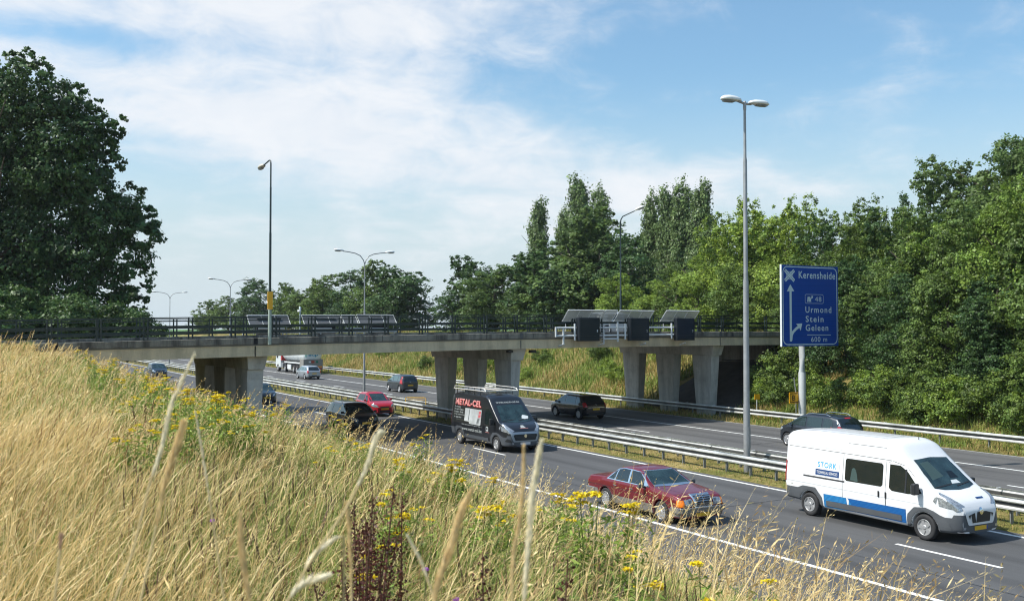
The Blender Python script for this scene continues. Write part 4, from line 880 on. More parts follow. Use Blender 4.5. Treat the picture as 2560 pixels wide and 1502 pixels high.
# ---------------------------------------------------------------- vans
def van(name,label,loc,rz,pm,low,L0,L1,xf,xr,H=2.52):
    f=xf-2.02
    top=[(L0,H-.15),(L0+.10,H-.05),(L0+.9,H),(.75+f,H),(1.05+f,H-.10),(1.40+f,2.08),(2.24+f,1.34),(2.62+f,1.20),(2.84+f,1.06),(L1-.02,.90),(L1,.78)]
    belt=[(L0,1.3),(1.5+f,1.3),(2.25+f,1.25),(2.7+f,1.06),(L1,.70)]
    hw=[(L0,.95),(L0+.12,1.01),(1.6+f,1.02),(2.3+f,1.0),(2.68+f,.93),(2.88+f,.80),(L1,.68)]
    bot=[(L0,.42),(xr-.5,.40),(xr+.5,.29),(2.3+f,.26),(L1,.30)]
    v=Veh(name,label,'van',loc,rz,None,pm,top,belt,hw,bot,(xf,xr),.345,.215,tum=.13,D=1.25,spokes=5,rimm=RIMG,rr=.62,sq=1,win=.07)
    # glass
    fw=[(.90+f,1.24),(1.0+f,1.17),(1.55+f,1.16),(1.97+f,1.22),(1.50+f,1.74),(1.25+f,1.88),(.90+f,1.88)]
    v.both('side_window','S',fw,GLASS,res=.05)
    v.decal('windscreen','F',[(-.80,1.38),(-.5,1.33),(0,1.31),(.5,1.33),(.80,1.38),(.70,2.03),(0,2.07),(-.70,2.03)],WGLASS,res=.06,off=.009)
    mb=MB(); 
    for p in ([(-.75,1.37),(-.05,1.42)],[(.1,1.37),(.7,1.43)]): v.decal('', 'F',[(p[0][0],p[0][1]),(p[1][0],p[1][1]),(p[1][0],p[1][1]+.025),(p[0][0],p[0][1]+.025)],None,off=.018,res=.1,mb=mb)
    mb.build('wiper',BPLAS,v.E)
    # lower cladding and bumpers
    for ax in 'RL':
        v.decal('arch_trim',ax,[(xf-.56,.30),(xf-.52,.62),(xf-.30,.84),(xf+.05,.88),(xf+.30,.82),(xf+.46,.74),(xf+.6,.70),(L1-.12,.70),(L1-.1,.30)],low,res=.025)
        v.decal('arch_trim',ax,[(L0+.03,.44),(L0+.03,.80),(xr-.45,.80),(xr-.25,.88),(xr+.25,.88),(xr+.5,.62),(xr+.54,.33)],low,res=.025)
        v.decal('side_moulding',ax,[(xr+.66,.40),(xr+.66,.56),(xf-.70,.56),(xf-.70,.40)],low,off=.02)
    v.decal('front_bumper','F',[(-.86,.30),(.86,.30),(.90,.55),(.86,.78),(-.86,.78),(-.90,.55)],low,res=.06,off=.011)
    v.both('headlight','F',[(.52,.98),(.80,.86),(.90,1.0),(.93,1.26),(.84,1.30),(.70,1.12)],LAMPC,res=.05,off=.013)
    v.both('headlight_side','S',[(2.30+f,1.08),(2.42+f,.98),(2.80+f,.92),(2.82+f,1.0),(2.55+f,1.17),(2.36+f,1.2)],LAMPC,res=.04,off=.012)
    v.both('fog_lamp','F',[(.60,.40),(.68,.40),(.68,.47),(.60,.47)],LAMPC,res=.05,off=.016)
    v.both('tail_light','B',[(.84,.95),(.94,.95),(.94,1.55),(.84,1.55)],REDL,off=.012)
    v.both('tail_light','S',[(L0+.0,.95),(L0+.06,.95),(L0+.06,1.55),(L0+.0,1.55)],REDL,off=.012,res=.03)
    v.mirrors(1.88+f,1.34,BPLAS,(.13,.20,.30),1.06)
    for q in (1,-1): 
        mb=MB(); mb.box((.80+f,q*1.025,1.02),(.05,.035,.17)); mb.box((.56+f,q*1.025,1.02),(.05,.035,.17)) if q<0 else None; mb.build('door_handle',BPLAS,v.E,bevel=.012)
    return v
V_WH=paint('van_white',(.74,.745,.75),0,.35,.5,.02)
v=van('panel_van','white high roof panel van with a blue wave stripe, nearest vehicle at the right','x' and (23.57,19.78,0),DN,V_WH,PLAS,-3.03,2.97,2.02,-2.02)
v.decal('middle_window','R',rrect(-.66,.68,1.23,1.87,.05,3),GLASS,res=.06)
SEAT=mat('seat_behind_glass',(.045,.075,.068),.4)
v.decal('seat_back','R',[(-.46,1.27),(-.18,1.25),(-.24,1.52),(-.30,1.62),(-.40,1.62),(-.44,1.52)],SEAT,off=.009,res=.05); v.decal('window_divider','R',[(1.42,1.17),(1.47,1.17),(1.47,1.80),(1.42,1.80)],BPLAS,off=.012); v.decal('painted_far_light','F',[(-.10,1.62),(-.62,1.55),(-.58,1.95),(-.2,1.98)],SEAT,off=.0105,res=.06)  # lighter far pane behind the windscreen, its light painted as a green decal
v.seams([[(.80,.32),(.80,1.05),(.84,1.9),(.95,1.98)],[(-.74,.32),(-.74,2.0)],[(1.98,1.2),(1.99,.9)],[(-2.98,2.02),(-.74,2.0),(.95,1.98),(1.45,1.88),(1.75,1.6)],[(.78,1.93),(.78,.34)],[(-.6,2.30),(.75,2.30)]])
V_CR=mat('crease_grey',(.50,.51,.52),.5); v.seams([[(-2.98,.98),(2.0,.94)],[(-2.98,2.08),(-.8,2.08)]],'body_crease',V_CR)
mb=MB(); v.decal('','R',[(-2.25,1.17),(-2.25,1.215),(-.66,1.215),(-.66,1.17)],None,mb=mb,off=.006); mb.build('slide_rail',GAPM,v.E)
def wavy(name,c0,c1):
    m=bpy.data.materials.new(name); m.use_nodes=True; t=m.node_tree; p=t.nodes['Principled BSDF']; p.inputs['Roughness'].default_value=.35; p.inputs['Coat Weight'].default_value=.5
    g=t.nodes.new('ShaderNodeTexCoord'); w_=t.nodes.new('ShaderNodeTexWave'); w_.wave_type='BANDS'; w_.bands_direction='Z'; w_.inputs['Scale'].default_value=9; w_.inputs['Distortion'].default_value=4; w_.inputs['Detail'].default_value=0; w_.inputs['Detail Scale'].default_value=.7
    t.links.new(g.outputs['Object'],w_.inputs['Vector']); r=t.nodes.new('ShaderNodeValToRGB'); r.color_ramp.elements[0].color=(*c0,1); r.color_ramp.elements[1].color=(*c1,1); r.color_ramp.elements[0].position=.35; r.color_ramp.elements[1].position=.75
    t.links.new(w_.outputs[0],r.inputs[0]); t.links.new(r.outputs[0],p.inputs['Base Color']); return m
W1=wavy('wave_stripe_blue',(.005,.10,.30),(.03,.26,.55)); W2=wavy('deep_stripe_blue',(.004,.08,.27),(.008,.12,.36))
v.decal('wave_stripe','R',[(-1.45,.36),(-1.45,.74),(-.55,.74),(-.25,.38)],W1,off=.008,res=.05)
v.decal('blue_stripe','R',[(-.55,.74),(1.46,.74),(1.46,.36),(-.25,.38)],W2,off=.008,res=.05)
v.decal('logo_field','R',rrect(-1.78,-.88,1.26,1.72,.04,2),mat('logo_white',(.74,.76,.78),.4),off=.009)
v.decal('logo_band','R',[(-1.78,1.27),(-.88,1.27),(-.88,1.44),(-1.78,1.44)],mat('logo_navy',(.008,.045,.16),.4),off=.011)
v.text('logo_lettering','R','STORK',-1.70,-.98,1.50,1.66,mat('logo_cyan',(.02,.33,.68),.4),.012,off=.014,sp=1.15)
v.text('logo_small_lettering','R','TECHNICAL SERVICES',-1.73,-.93,1.315,1.395,V_WH,.01,off=.015)
v.decal('bonnet_panel','F',[(-.50,.50),(.50,.50),(.62,.80),(.66,.96),(-.66,.96),(-.62,.80)],V_WH,off=.022,res=.05)
v.decal('grille','F',[(-.40,.56),(.40,.56),(.50,.76),(.2,.83),(-.2,.83),(-.50,.76)],BPLAS,off=.03,res=.05)
v.circ('emblem','F',(0,.84),.085,CHR,.045)
v.decal('number_plate','F',[(-.26,.36),(.26,.36),(.26,.47),(-.26,.47)],PLY,off=.024); v.decal('plate_band','F',[(.22,.36),(.26,.36),(.26,.47),(.22,.47)],mat('plate_blue',(.01,.05,.35),.4),off=.027)
v.decal('bonnet_badge','F',[(.12,1.12),(.42,1.12),(.42,1.15),(.12,1.15)],mat('logo_navy',(.008,.045,.16),.4),off=.012)
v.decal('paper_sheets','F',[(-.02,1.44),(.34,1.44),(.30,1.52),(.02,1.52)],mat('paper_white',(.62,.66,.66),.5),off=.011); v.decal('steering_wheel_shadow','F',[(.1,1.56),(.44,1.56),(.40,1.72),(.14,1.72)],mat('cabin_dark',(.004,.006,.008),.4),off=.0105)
mb=MB()
for q in (-.55,-.2,.2,.55): v.decal('','T',[(-2.7,q-.03),(.6,q-.03),(.6,q+.03),(-2.7,q+.03)],None,off=.008,res=.3,mb=mb)
mb.build('roof_rib',V_WH,v.E)
mb=MB(); v.line('T',[(-.74,-.9),(-.74,.9)],.012,mb); v.line('T',[(.55,-.88),(.55,.88)],.012,mb); mb.build('roof_joint',V_CR,v.E)
mb=MB(); mb.tube([(.9,.25,2.47),(.9,.25,2.56)],.012,5); mb.build('aerial',BPLAS,v.E)
# black van
V_BK=paint('van_black',(.018,.020,.024),.2,.3,.7); V_GY=mat('van_grey_plastic',(.07,.078,.088),.5,var=.1)
v=van('panel_van','black lettered panel van with a white roof rack, emerging from under the bridge',(22.80,42.0,0),DN,V_BK,V_GY,-2.85,2.83,1.88,-1.85,H=2.50)
v.seams([[(.66,.32),(.66,1.05),(.70,1.9)],[(-.80,.32),(-.80,2.0)],[(-2.8,2.02),(-.8,2.0),(.8,1.96)]],'door_gap',mat('black_gap',(.004,.004,.004),.7))
mb=MB(); v.decal('','R',[(-2.25,1.17),(-2.25,1.20),(-.80,1.20),(-.80,1.17)],None,mb=mb,off=.006); mb.build('slide_rail',CHR,v.E)
PK=mat('lettering_pink',(.62,.26,.24),.5); RD=mat('lettering_red',(.30,.01,.012),.5); LG=mat('lettering_grey',(.38,.41,.40),.5)
def serif(v,txt,a0,a1,b0,b1,m,off):
    v.text('big_lettering','R',txt,a0,a1,b0,b1,m,.035,off=off,sp=1.12)
serif(v,'METAL-CEL',-2.42+.03,.30+.03,1.90-.03,2.20-.03,RD,.010); serif(v,'METAL-CEL',-2.42,.30,1.90,2.20,PK,.014)
for i,(t_,w_) in enumerate((('Constructions',.62),('Portes & Chassis',.95),('Escaliers - Garde',.95),('Corps en Aluminium',1.1),('et volets inox',.8))): v.text('small_lettering','R',t_,-2.45,-2.45+w_,1.76-i*.125,1.84-i*.125,LG,.008,sp=1.05)
v.text('web_lettering','R','www.metal-cel.be',-1.55,.52,.72,.88,LG,.010); v.text('slogan_lettering','R','Une question de savoir-faire',-1.55,.50,.96,1.03,LG,.006)
v.text('front_lettering','F','www.metal-cel.be',-.62,.62,2.13,2.22,LG,.012,off=.014)
v.decal('picture_panel','R',[(-1.32,1.16),(-.82,1.16),(-.82,1.06),(.40,1.06),(.40,1.78),(-1.32,1.78)],mat('picture_grey',(.40,.42,.42),.4,var=.35,scale=1.6),off=.010,res=.05)
v.decal('picture_pillar','R',[(-.90,1.2),(-.82,1.2),(-.80,1.76),(-.86,1.76)],mat('picture_dark',(.05,.06,.06),.5),off=.013)
for i in range(5): v.decal('picture_red_step','R',[(.12-.015*i,1.66-i*.065),(.34,1.68-i*.065),(.34,1.72-i*.065),(.14-.015*i,1.70-i*.065)],mat('picture_red',(.55,.02,.03),.5),off=.013)
for i in range(5): v.decal('picture_black_step','R',[(.02-.02*i,1.33-i*.055),(.26-.01*i,1.35-i*.055),(.26-.01*i,1.38-i*.055),(.04-.02*i,1.37-i*.055)],MATS['picture_dark'],off=.013)
v.decal('door_emblem','R',[(.95,.86),(1.18,.86),(1.18,1.05),(1.05,1.09),(.95,1.05)],LG,off=.012); v.decal('door_emblem_red','R',[(.90,.80),(1.28,.80),(1.28,.82),(.90,.82)],PK,off=.013); v.decal('emblem_window','R',[(1.0,.93),(1.12,.93),(1.12,1.02),(1.0,1.02)],V_BK,off=.016)
v.decal('bonnet_emblem','F',[(-.14,1.10),(.12,1.10),(.10,1.20),(-.10,1.20)],LG,off=.012); v.decal('bonnet_emblem_red','F',[(-.2,1.075),(.24,1.075),(.24,1.088),(-.2,1.088)],PK,off=.013)
v.decal('grille_frame','F',[(-.62,.50),(.62,.50),(.74,.90),(.60,.93),(-.60,.93),(-.74,.90)],mat('satin_silver',(.30,.34,.38),.35,.5),off=.022,res=.05)
v.decal('grille','F',[(-.52,.56),(.52,.56),(.62,.80),(.56,.84),(-.56,.84),(-.62,.80)],BPLAS,off=.030,res=.05)
mb=MB()
for k in range(4): v.decal('','F',[(-.54,.60+k*.06),(.54,.60+k*.06),(.54,.61+k*.06),(-.54,.61+k*.06)],None,off=.036,mb=mb)
mb.build('grille_slat',PLAS,v.E); v.circ('emblem','F',(0,.76),.08,CHR,.045)
v.both('air_intake','F',[(.68,.46),(.90,.52),(.88,.66),(.70,.60)],BPLAS,off=.016)
v.decal('number_plate','F',[(-.26,.37),(.26,.37),(.26,.48),(-.26,.48)],PLW,off=.026)
v.decal('paper_sheets','F',[(.30,1.46),(.62,1.40),(.70,1.55),(.40,1.62)],MATS['paper_white'],off=.013)
rk=mat('rack_aluminium',(.66,.64,.60),.4,.4)
R0,R1=-2.72,.62
for q in (-.86,.86):
    mb=MB(); mb.tube([(R0,q,2.66),(R1,q,2.66)],.028,6); mb.tube([(R0,q,2.66),(R0+.08,q,2.78),(R0+.5,q,2.80),(R1-.4,q,2.80),(R1-.08,q,2.76),(R1,q,2.66)],.022,6); mb.build('rack_rail',rk,v.E)
    mb=MB()
    for k in range(5): x=R0+.35+k*.62; mb.tube([(x,q,2.44),(x,q,2.79)],.02,5)
    mb.build('rack_post',BPLAS,v.E)
for k in range(8):
    x=R0+.05+k*(R1-R0-.1)/7; mb=MB(); mb.b2((x-.03,-.86,2.645),(x+.03,.86,2.675)); mb.build('rack_crossbar',rk,v.E)
mb=MB(); mb.b2((R0+.1,-.16,2.685),(R1-.1,.18,2.70)); mb.build('rack_walkway',mat('rack_board',(.50,.45,.38),.7,var=.2),v.E)
# ---------------------------------------------------------------- red saloon
V_RD=paint('saloon_red',(.165,.013,.022),.25,.36,.6); CLAD=mat('saloon_cladding',(.20,.185,.165),.5,.2,var=.1)
v=Veh('saloon_car','dark red classic saloon with grey lower cladding and chrome grille','car',(18.82,24.62,0),DN,None,V_RD,
 [(-2.50,.80),(-2.44,.94),(-1.62,1.00),(-1.42,1.01),(-.78,1.36),(-.50,1.415),(-.1,1.43),(.18,1.41),(.36,1.375),(1.02,1.02),(1.15,.99),(2.1,.90),(2.36,.84),(2.48,.74),(2.50,.60)],
 [(-2.5,.78),(-1.5,.93),(1.0,.945),(2.0,.86),(2.4,.76),(2.5,.60)],[(-2.5,.80),(-2.35,.87),(-1.5,.905),(1.3,.91),(2.2,.88),(2.42,.83),(2.5,.78)],[(-2.5,.30),(-2,.22),(2.1,.20),(2.5,.24)],(1.60,-1.33),.325,.205,tum=.17,D=.46,spokes=12,rimm=RIMG,rr=.66,win=.035)
v.E.scale=(.95,.95,.97)
v.both('window_frame','S',[(-1.30,.955),(1.02,.965),(.42,1.345),(.0,1.375),(-.45,1.375),(-.80,1.32)],CHR,res=.045,off=.006)
for P in ([(-1.20,.985),(-.86,.985),(-.80,1.27)],[(-.81,.985),(-.14,.985),(-.14,1.35),(-.46,1.35),(-.74,1.30)],[(-.04,.985),(.72,.985),(.70,1.14),(.36,1.335),(-.04,1.35)]): v.both('side_window','S',P,GLASS,res=.05,off=.011)
v.decal('windscreen_frame','F',[(-.74,1.0),(.74,1.0),(.60,1.385),(-.60,1.385)],CHR,res=.05,off=.006)
v.decal('windscreen','F',[(-.70,1.03),(.70,1.03),(.565,1.365),(-.565,1.365)],WGLASS,res=.05,off=.011)
v.decal('rear_window','B',[(-.66,1.04),(.66,1.04),(.54,1.34),(-.54,1.34)],GLASS,res=.05,off=.010)
for ax in 'RL':
    v.decal('side_cladding',ax,[(-.94,.24),(-.94,.50),(1.20,.50),(1.20,.24)],CLAD,res=.05,off=.010)
    v.decal('side_cladding',ax,[(-2.46,.36),(-2.46,.60),(-1.74,.60),(-1.72,.36)],CLAD,res=.05,off=.010); v.decal('side_cladding',ax,[(2.0,.30),(1.98,.50),(2.44,.54),(2.44,.30)],CLAD,res=.05,off=.010)
v.bumper(2.56,.91,.40,.53,CLAD,2.1); v.bumper(2.575,.92,.53,.56,CHR,2.1,nm='bumper_trim',depth=.05); v.bumper(-2.56,.91,.40,.56,CLAD,-1.95,rear=True); v.bumper(-2.575,.92,.56,.59,CHR,-1.95,rear=True,nm='bumper_trim',depth=.05)
v.decal('front_apron','F',[(-.86,.22),(.86,.22),(.88,.42),(-.88,.42)],CLAD,off=.012)
v.decal('grille_surround','F',[(-.34,.545),(.34,.545),(.37,.875),(-.37,.875)],CHR,off=.045,res=.05); v.decal('grille','F',[(-.30,.57),(.30,.57),(.325,.835),(-.325,.835)],BPLAS,off=.052,res=.05)
mb=MB()
for k in range(5): v.decal('','F',[(-.31,.60+k*.05),(.31,.60+k*.05),(.31,.612+k*.05),(-.31,.612+k*.05)],None,off=.058,mb=mb)
v.decal('','F',[(-.008,.57),(.008,.57),(.008,.84),(-.008,.84)],None,off=.060,mb=mb); mb.build('grille_bar',CHR,v.E)
mb=MB(); mb.tube([(2.33,0,.86),(2.33,0,.93)],.008,5); mb.build('bonnet_ornament',CHR,v.E)
v.both('headlight','F',[(.40,.585),(.69,.585),(.69,.77),(.40,.79)],LAMPC,res=.04,off=.016); v.both('headlight_inner','F',[(.43,.62),(.53,.62),(.53,.75),(.43,.75)],mat('lamp_inner',(.16,.18,.19),.1,.5),off=.02)
v.both('indicator','F',[(.70,.585),(.85,.585),(.84,.75),(.70,.77)],ORL,off=.016,res=.03); v.both('indicator_side','S',[(2.30,.585),(2.48,.585),(2.47,.75),(2.30,.76)],ORL,off=.012,res=.03)
v.both('tail_light','B',[(.40,.62),(.84,.62),(.84,.80),(.40,.80)],REDL,off=.014)
v.decal('number_plate','F',[(-.28,.28),(.24,.28),(.24,.39),(-.28,.39)],PLY,off=.05)
v.seams([[(-.10,.50),(-.10,.94)],[(1.0,.50),(1.02,.93)],[(-.92,.52),(-1.02,.93)],[(-2.4,.70),(-1.0,.735),(1.0,.735),(2.3,.66)]]); 
mb=MB(); v.line('T',[(2.36,-.36),(1.08,-.70)],.012,mb); v.line('T',[(2.36,.36),(1.08,.70)],.012,mb); v.line('T',[(1.06,-.72),(1.06,.72)],.02,mb); v.line('T',[(-1.66,-.7),(-1.66,.7)],.012,mb); mb.build('bonnet_gap',GAPM,v.E)
v.mirrors(.78,1.0,PLAS,(.10,.20,.13),.93)
for q in (1,-1):
    mb=MB(); mb.b2((.02,q*.905-.02,.80),(.20,q*.905+.02,.825)); mb.b2((-.86,q*.905-.02,.80),(-.68,q*.905+.02,.825)); mb.build('door_handle',CHR,v.E,bevel=.006)
# ---------------------------------------------------------------- small cars and estates
def hatch(name,label,loc,rz,pm,L,W,H,wb,fo,kind='hatch',glass=GLASS,rack=False,rim=RIM,sp=7,wr=.31,plate='B',cat='car'):
    x1=L/2; x0=-L/2; xf=x1-fo; xr=xf-wb; hwv=W/2; bz=H*.63
    if kind=='estate': rear=[(x0,.72),(x0+.05,.95),(x0+.16,1.05),(x0+.52,H-.07),(x0+.85,H-.015)]
    elif kind=='mpv': rear=[(x0,.75),(x0+.04,1.02),(x0+.12,1.25),(x0+.36,H-.09),(x0+.75,H-.01)]
    else: rear=[(x0,.72),(x0+.06,.98),(x0+.16,1.08),(x0+.40,H-.09),(x0+.75,H-.01)]
    cow=x1-(.92 if kind!='mpv' else .78); wt=cow-.78*(H-bz+.05)/.55*.85
    top=rear+[(0,H),(wt+.05-.25,H-.01),(wt,H-.06),(cow,bz+.06),(x1-.30,bz-.10),(x1-.10,bz-.22),(x1,.55)]
    belt=[(x0,bz-.08),(xr,bz+.02),(0,bz-.01),(cow,bz-.02),(x1-.3,bz-.18),(x1,.50)]
    hw=[(x0,hwv*.80),(x0+.14,hwv*.93),(xr,hwv*.99),(0,hwv),(xf,hwv*.99),(x1-.32,hwv*.93),(x1-.08,hwv*.72),(x1,hwv*.58)]
    v=Veh(name,label,cat,loc,rz,None,pm,top,belt,hw,[(x0,.30),(x0+.4,.22),(x1-.4,.19),(x1,.24)],(xf,xr),wr,.19,tum=.19 if kind!='mpv' else .15,D=H-bz,spokes=sp,rimm=rim,rr=.68,win=.05)
    b0=bz+.035; b1=H-.13
    fr=[(wt+.10,b1),(cow-.10,b0+.02),(.12,b0),(.12,b1+.02)]
    v.both('side_window','S',fr,glass,res=.05)
    if kind=='mpv': ws=[[(.02,b0),(.02,b1+.02),(xr+.42,b1+.02),(xr+.42,b0)],[(xr+.32,b0+.01),(xr+.32,b1+.01),(x0+.62,b1-.01),(x0+.50,b0+.02)]]
    elif kind=='estate': ws=[[(.02,b0),(.02,b1+.02),(xr+.42,b1),(xr+.38,b0)],[(xr+.30,b0),(xr+.33,b1),(x0+.85,b1-.02),(x0+.42,b0+.05)]]
    else: ws=[[(.02,b0),(.02,b1+.02),(xr+.20,b1-.01),(xr+.02,b0+.03)]]
    for q in ws: v.both('rear_side_window','S',q,glass,res=.05)
    v.decal('windscreen','F',[(-hwv*.84,b0+.0),(hwv*.84,b0),(hwv*.66,H-.09),(-hwv*.66,H-.09)],WGLASS,res=.05,off=.009)
    rz0=bz+.06 if kind!='mpv' else bz-.02
    v.decal('rear_window','B',[(-hwv*.72,rz0),(hwv*.72,rz0),(hwv*.60,H-.10),(-hwv*.60,H-.10)],GLASS,res=.05,off=.009)
    v.both('headlight','F',[(hwv*.48,bz-.34),(hwv*.72,bz-.32),(hwv*.93,bz-.16),(hwv*.86,bz-.10),(hwv*.55,bz-.22)],LAMPC,off=.012,res=.04)
    v.both('headlight_side','S',[(x1-.48,bz-.20),(x1-.16,bz-.33),(x1-.12,bz-.24),(x1-.42,bz-.10)],LAMPC,off=.010,res=.04)
    v.decal('grille','F',[(-hwv*.36,bz-.38),(hwv*.36,bz-.38),(hwv*.42,bz-.28),(-hwv*.42,bz-.28)],BPLAS,off=.012); v.decal('air_intake','F',[(-hwv*.5,.27),(hwv*.5,.27),(hwv*.44,.40),(-hwv*.44,.40)],BPLAS,off=.012)
    for a in 'FB': v.decal('number_plate',a,[(-.26,.44),(.26,.44),(.26,.55),(-.26,.55)] if a=='F' else [(-.26,.60 if kind!='hatch' else .50),(.26,.60 if kind!='hatch' else .50),(.26,.71 if kind!='hatch' else .61),(-.26,.71 if kind!='hatch' else .61)],PLY,off=.022)
    v.seams([[(.07,.26),(.07,bz)],[(cow-.14,.30),(cow-.16,bz-.02)],[(xr+.40,bz),(xr+.36,.5)]])
    v.mirrors(cow-.28,bz+.07,pm if kind!='estate' else BPLAS,(.10,.17,.12),hwv-.01)
    mb=MB(); v.decal('','B',[(-hwv*.8,.30),(hwv*.8,.30),(hwv*.82,.40),(-hwv*.82,.40)],None,off=.012,mb=mb); mb.build('lower_bumper',BPLAS,v.E)
    if rack:
        for q in (-1,1):
            mb=MB(); y=q*(hwv-.22); mb.tube([(x0+.75,y,H-.02),(x0+.95,y,H+.05),(wt-.55,y,H+.055),(wt-.3,y,H-.02)],.018,6); mb.build('roof_rail',CHR,v.E)
    for q in (1,-1):
        mb=MB(); Wd=hwv-.004
        for x in (.18,xr+.46): mb.b2((x,q*Wd-.015,bz-.13),(x+.16,q*Wd+.015,bz-.105))
        mb.build('door_handle',pm,v.E,bevel=.006)
    v.bz=bz; v.x0=x0; v.x1=x1; v.hwv=hwv; v.H=H
    return v
def tails(v,poly,sidepoly=None):
    v.both('tail_light','B',poly,REDL,off=.014,res=.04)
    if sidepoly: v.both('tail_light_side','S',sidepoly,REDL,off=.012,res=.03)
v=hatch('hatchback_car','small bright red hatchback in the left lane of the near carriageway, driving towards the camera',(24.3,61.3,0),DN,paint('hatch_red',(.42,.012,.025),.1,.3,.8),3.45,1.64,1.47,2.34,.62,'hatch',sp=9); tails(v,[(.62,.8),(.74,.8),(.7,1.1),(.6,1.1)])
v=hatch('estate_car','dark blue black estate car half hidden by tall grass, in front of the red hatchback',(19.8,53.4,0),DN,paint('estate_darkblue',(.012,.022,.032),.3,.3,.8),4.55,1.76,1.50,2.65,.88,'estate',glass=mat('light_side_glass',(.10,.16,.17),.08,.3,spec=.9),rack=True)
v.decal('bonnet_grille','F',[(-.34,.60),(.34,.60),(.38,.72),(-.38,.72)],BPLAS,off=.02); v.decal('sunstrip','F',[(-.60,1.30),(.60,1.30),(.56,1.41),(-.56,1.41)],BPLAS,off=.012)
v=hatch('hatchback_car','dark car just emerging from behind the left bridge pier',(20.6,75.6,0),DN,paint('car_darkgrey',(.022,.030,.036),.3,.3,.8),4.2,1.74,1.48,2.6,.85,'hatch')
v=hatch('hatchback_car','dark car far off under the left end of the bridge, behind the yellow flowers',(21.0,121,0),DN,paint('car_navy',(.014,.026,.040),.3,.3,.8),4.4,1.78,1.62,2.6,.85,'mpv')
v=hatch('estate_car','silver estate car following the tanker truck, seen from behind',(35.25,109.2,0),UP,paint('car_silver',(.42,.46,.50),.55,.35,.6),4.44,1.72,1.48,2.62,.87,'estate',glass=MATS['light_side_glass'],sp=6); tails(v,[(.62,.72),(.78,.72),(.76,1.0),(.66,1.0)],[(v.x0+.05,.72),(v.x0+.16,.72),(v.x0+.2,1.0),(v.x0+.12,1.0)])
v.decal('tow_bar_shadow','B',[(-.3,.40),(.3,.40),(.3,.46),(-.3,.46)],BPLAS,off=.014)
v=hatch('hatchback_car','dark grey hatchback with tall red tail lights on the far carriageway, seen from behind',(35.30,82.6,0),UP,paint('car_slate',(.050,.062,.072),.4,.35,.7),3.87,1.70,1.55,2.50,.75,'mpv',glass=MATS['light_side_glass'],sp=6)
tails(v,[(.70,.78),(.82,.78),(.72,1.40),(.62,1.40)],[(v.x0+.06,.78),(v.x0+.2,.80),(v.x0+.38,1.36),(v.x0+.28,1.40)]); v.circ('emblem','B',(0,.93),.035,CHR,.02)
v=hatch('estate_car','black estate car with a chrome tailgate strip, in the bridge shadow on the far carriageway',(34.85,53.3,0),UP,paint('car_black',(.006,.007,.011),.2,.25,1.),4.3,1.79,1.50,2.70,.90,'estate',glass=mat('tinted_side_glass',(.06,.10,.11),.08,.3,spec=.9),rack=True,sp=9,wr=.32)
tails(v,[(.64,.78),(.83,.78),(.78,1.06),(.68,1.06)],[(v.x0+.04,.80),(v.x0+.2,.80),(v.x0+.2,1.04),(v.x0+.12,1.06)]); v.decal('chrome_strip','B',[(-.6,.74),(.6,.74),(.6,.775),(-.6,.775)],CHR,off=.014); v.circ('emblem','B',(0,.92),.04,CHR,.02)
v=hatch('people_carrier','dark grey people carrier with roof rails, behind the white van',(35.90,34.0,0),UP,paint('mpv_grey',(.030,.036,.045),.4,.35,.7),4.08,1.73,1.60,2.54,.78,'mpv',glass=mat('mpv_glass',(.022,.035,.033),.06,.1,spec=.9),rack=True,sp=14,wr=.32)
tails(v,[(.66,.95),(.82,.95),(.80,1.12),(.66,1.12)],[(v.x0+.05,.98),(v.x0+.28,.98),(v.x0+.26,1.16),(v.x0+.12,1.16)])
v.both('tail_lamp_clear','S',[(v.x0+.12,1.18),(v.x0+.27,1.18),(v.x0+.36,1.36),(v.x0+.24,1.36)],LAMPC,off=.012,res=.03); v.decal('brake_light','B',[(-.18,1.49),(.18,1.49),(.18,1.53),(-.18,1.53)],REDL,off=.014); v.decal('tailgate_glass','B',[(-.64,.95),(.64,.95),(.60,1.47),(-.60,1.47)],GLASS,off=.010,res=.05)
zd=bt(9.4)-.255
v=hatch('hatchback_car','silver white car driving over the bridge behind the mesh screens',tuple(matrix@Vector((9.7,3.4,zd))),BANG,paint('car_white',(.60,.62,.62),.2,.3,.7),4.1,1.72,1.50,2.5,.8,'hatch'); tails(v,[(.60,.78),(.78,.78),(.76,1.0),(.62,1.0)],[(v.x0+.04,.78),(v.x0+.3,.80),(v.x0+.24,.98),(v.x0+.1,1.0)])
# ---------------------------------------------------------------- tanker
E=empty('tanker_truck',(39.2,125.4,0),UP,'white tanker truck with a grey rear cabinet on the far carriageway','truck')
TW=mat('tank_white',(.66,.70,.70),.35,.1,var=.05,coat=.3); TC=mat('cabinet_beige',(.22,.215,.195),.6,var=.08); 
mb=MB(); mb.prism([(3.9,.55),(6.15,.55),(6.2,1.5),(5.95,2.75),(5.2,3.35),(3.9,3.45)],-1.2,1.2); mb.build('cab',TW,E,bevel=.08)
mb=MB(); mb.b2((3.35,-1.19,1.5),(3.88,1.19,2.9)); mb.build('cab_fairing',mat('fairing_red',(.38,.03,.03),.45),E,bevel=.03)
mb=MB(); mb.prism([(5.0,1.75),(5.75,1.75),(5.62,2.5),(5.0,2.5)],-1.215,-1.2); mb.prism([(5.0,1.75),(5.75,1.75),(5.62,2.5),(5.0,2.5)],1.2,1.215); mb.build('cab_window',GLASS,E)
mb=MB(); mb.prism([(6.19,1.65),(6.0,2.6),(6.03,2.62),(6.22,1.67)],-1.05,1.05); mb.build('windscreen',WGLASS,E)
mb=MB()
n=22; vs=[]
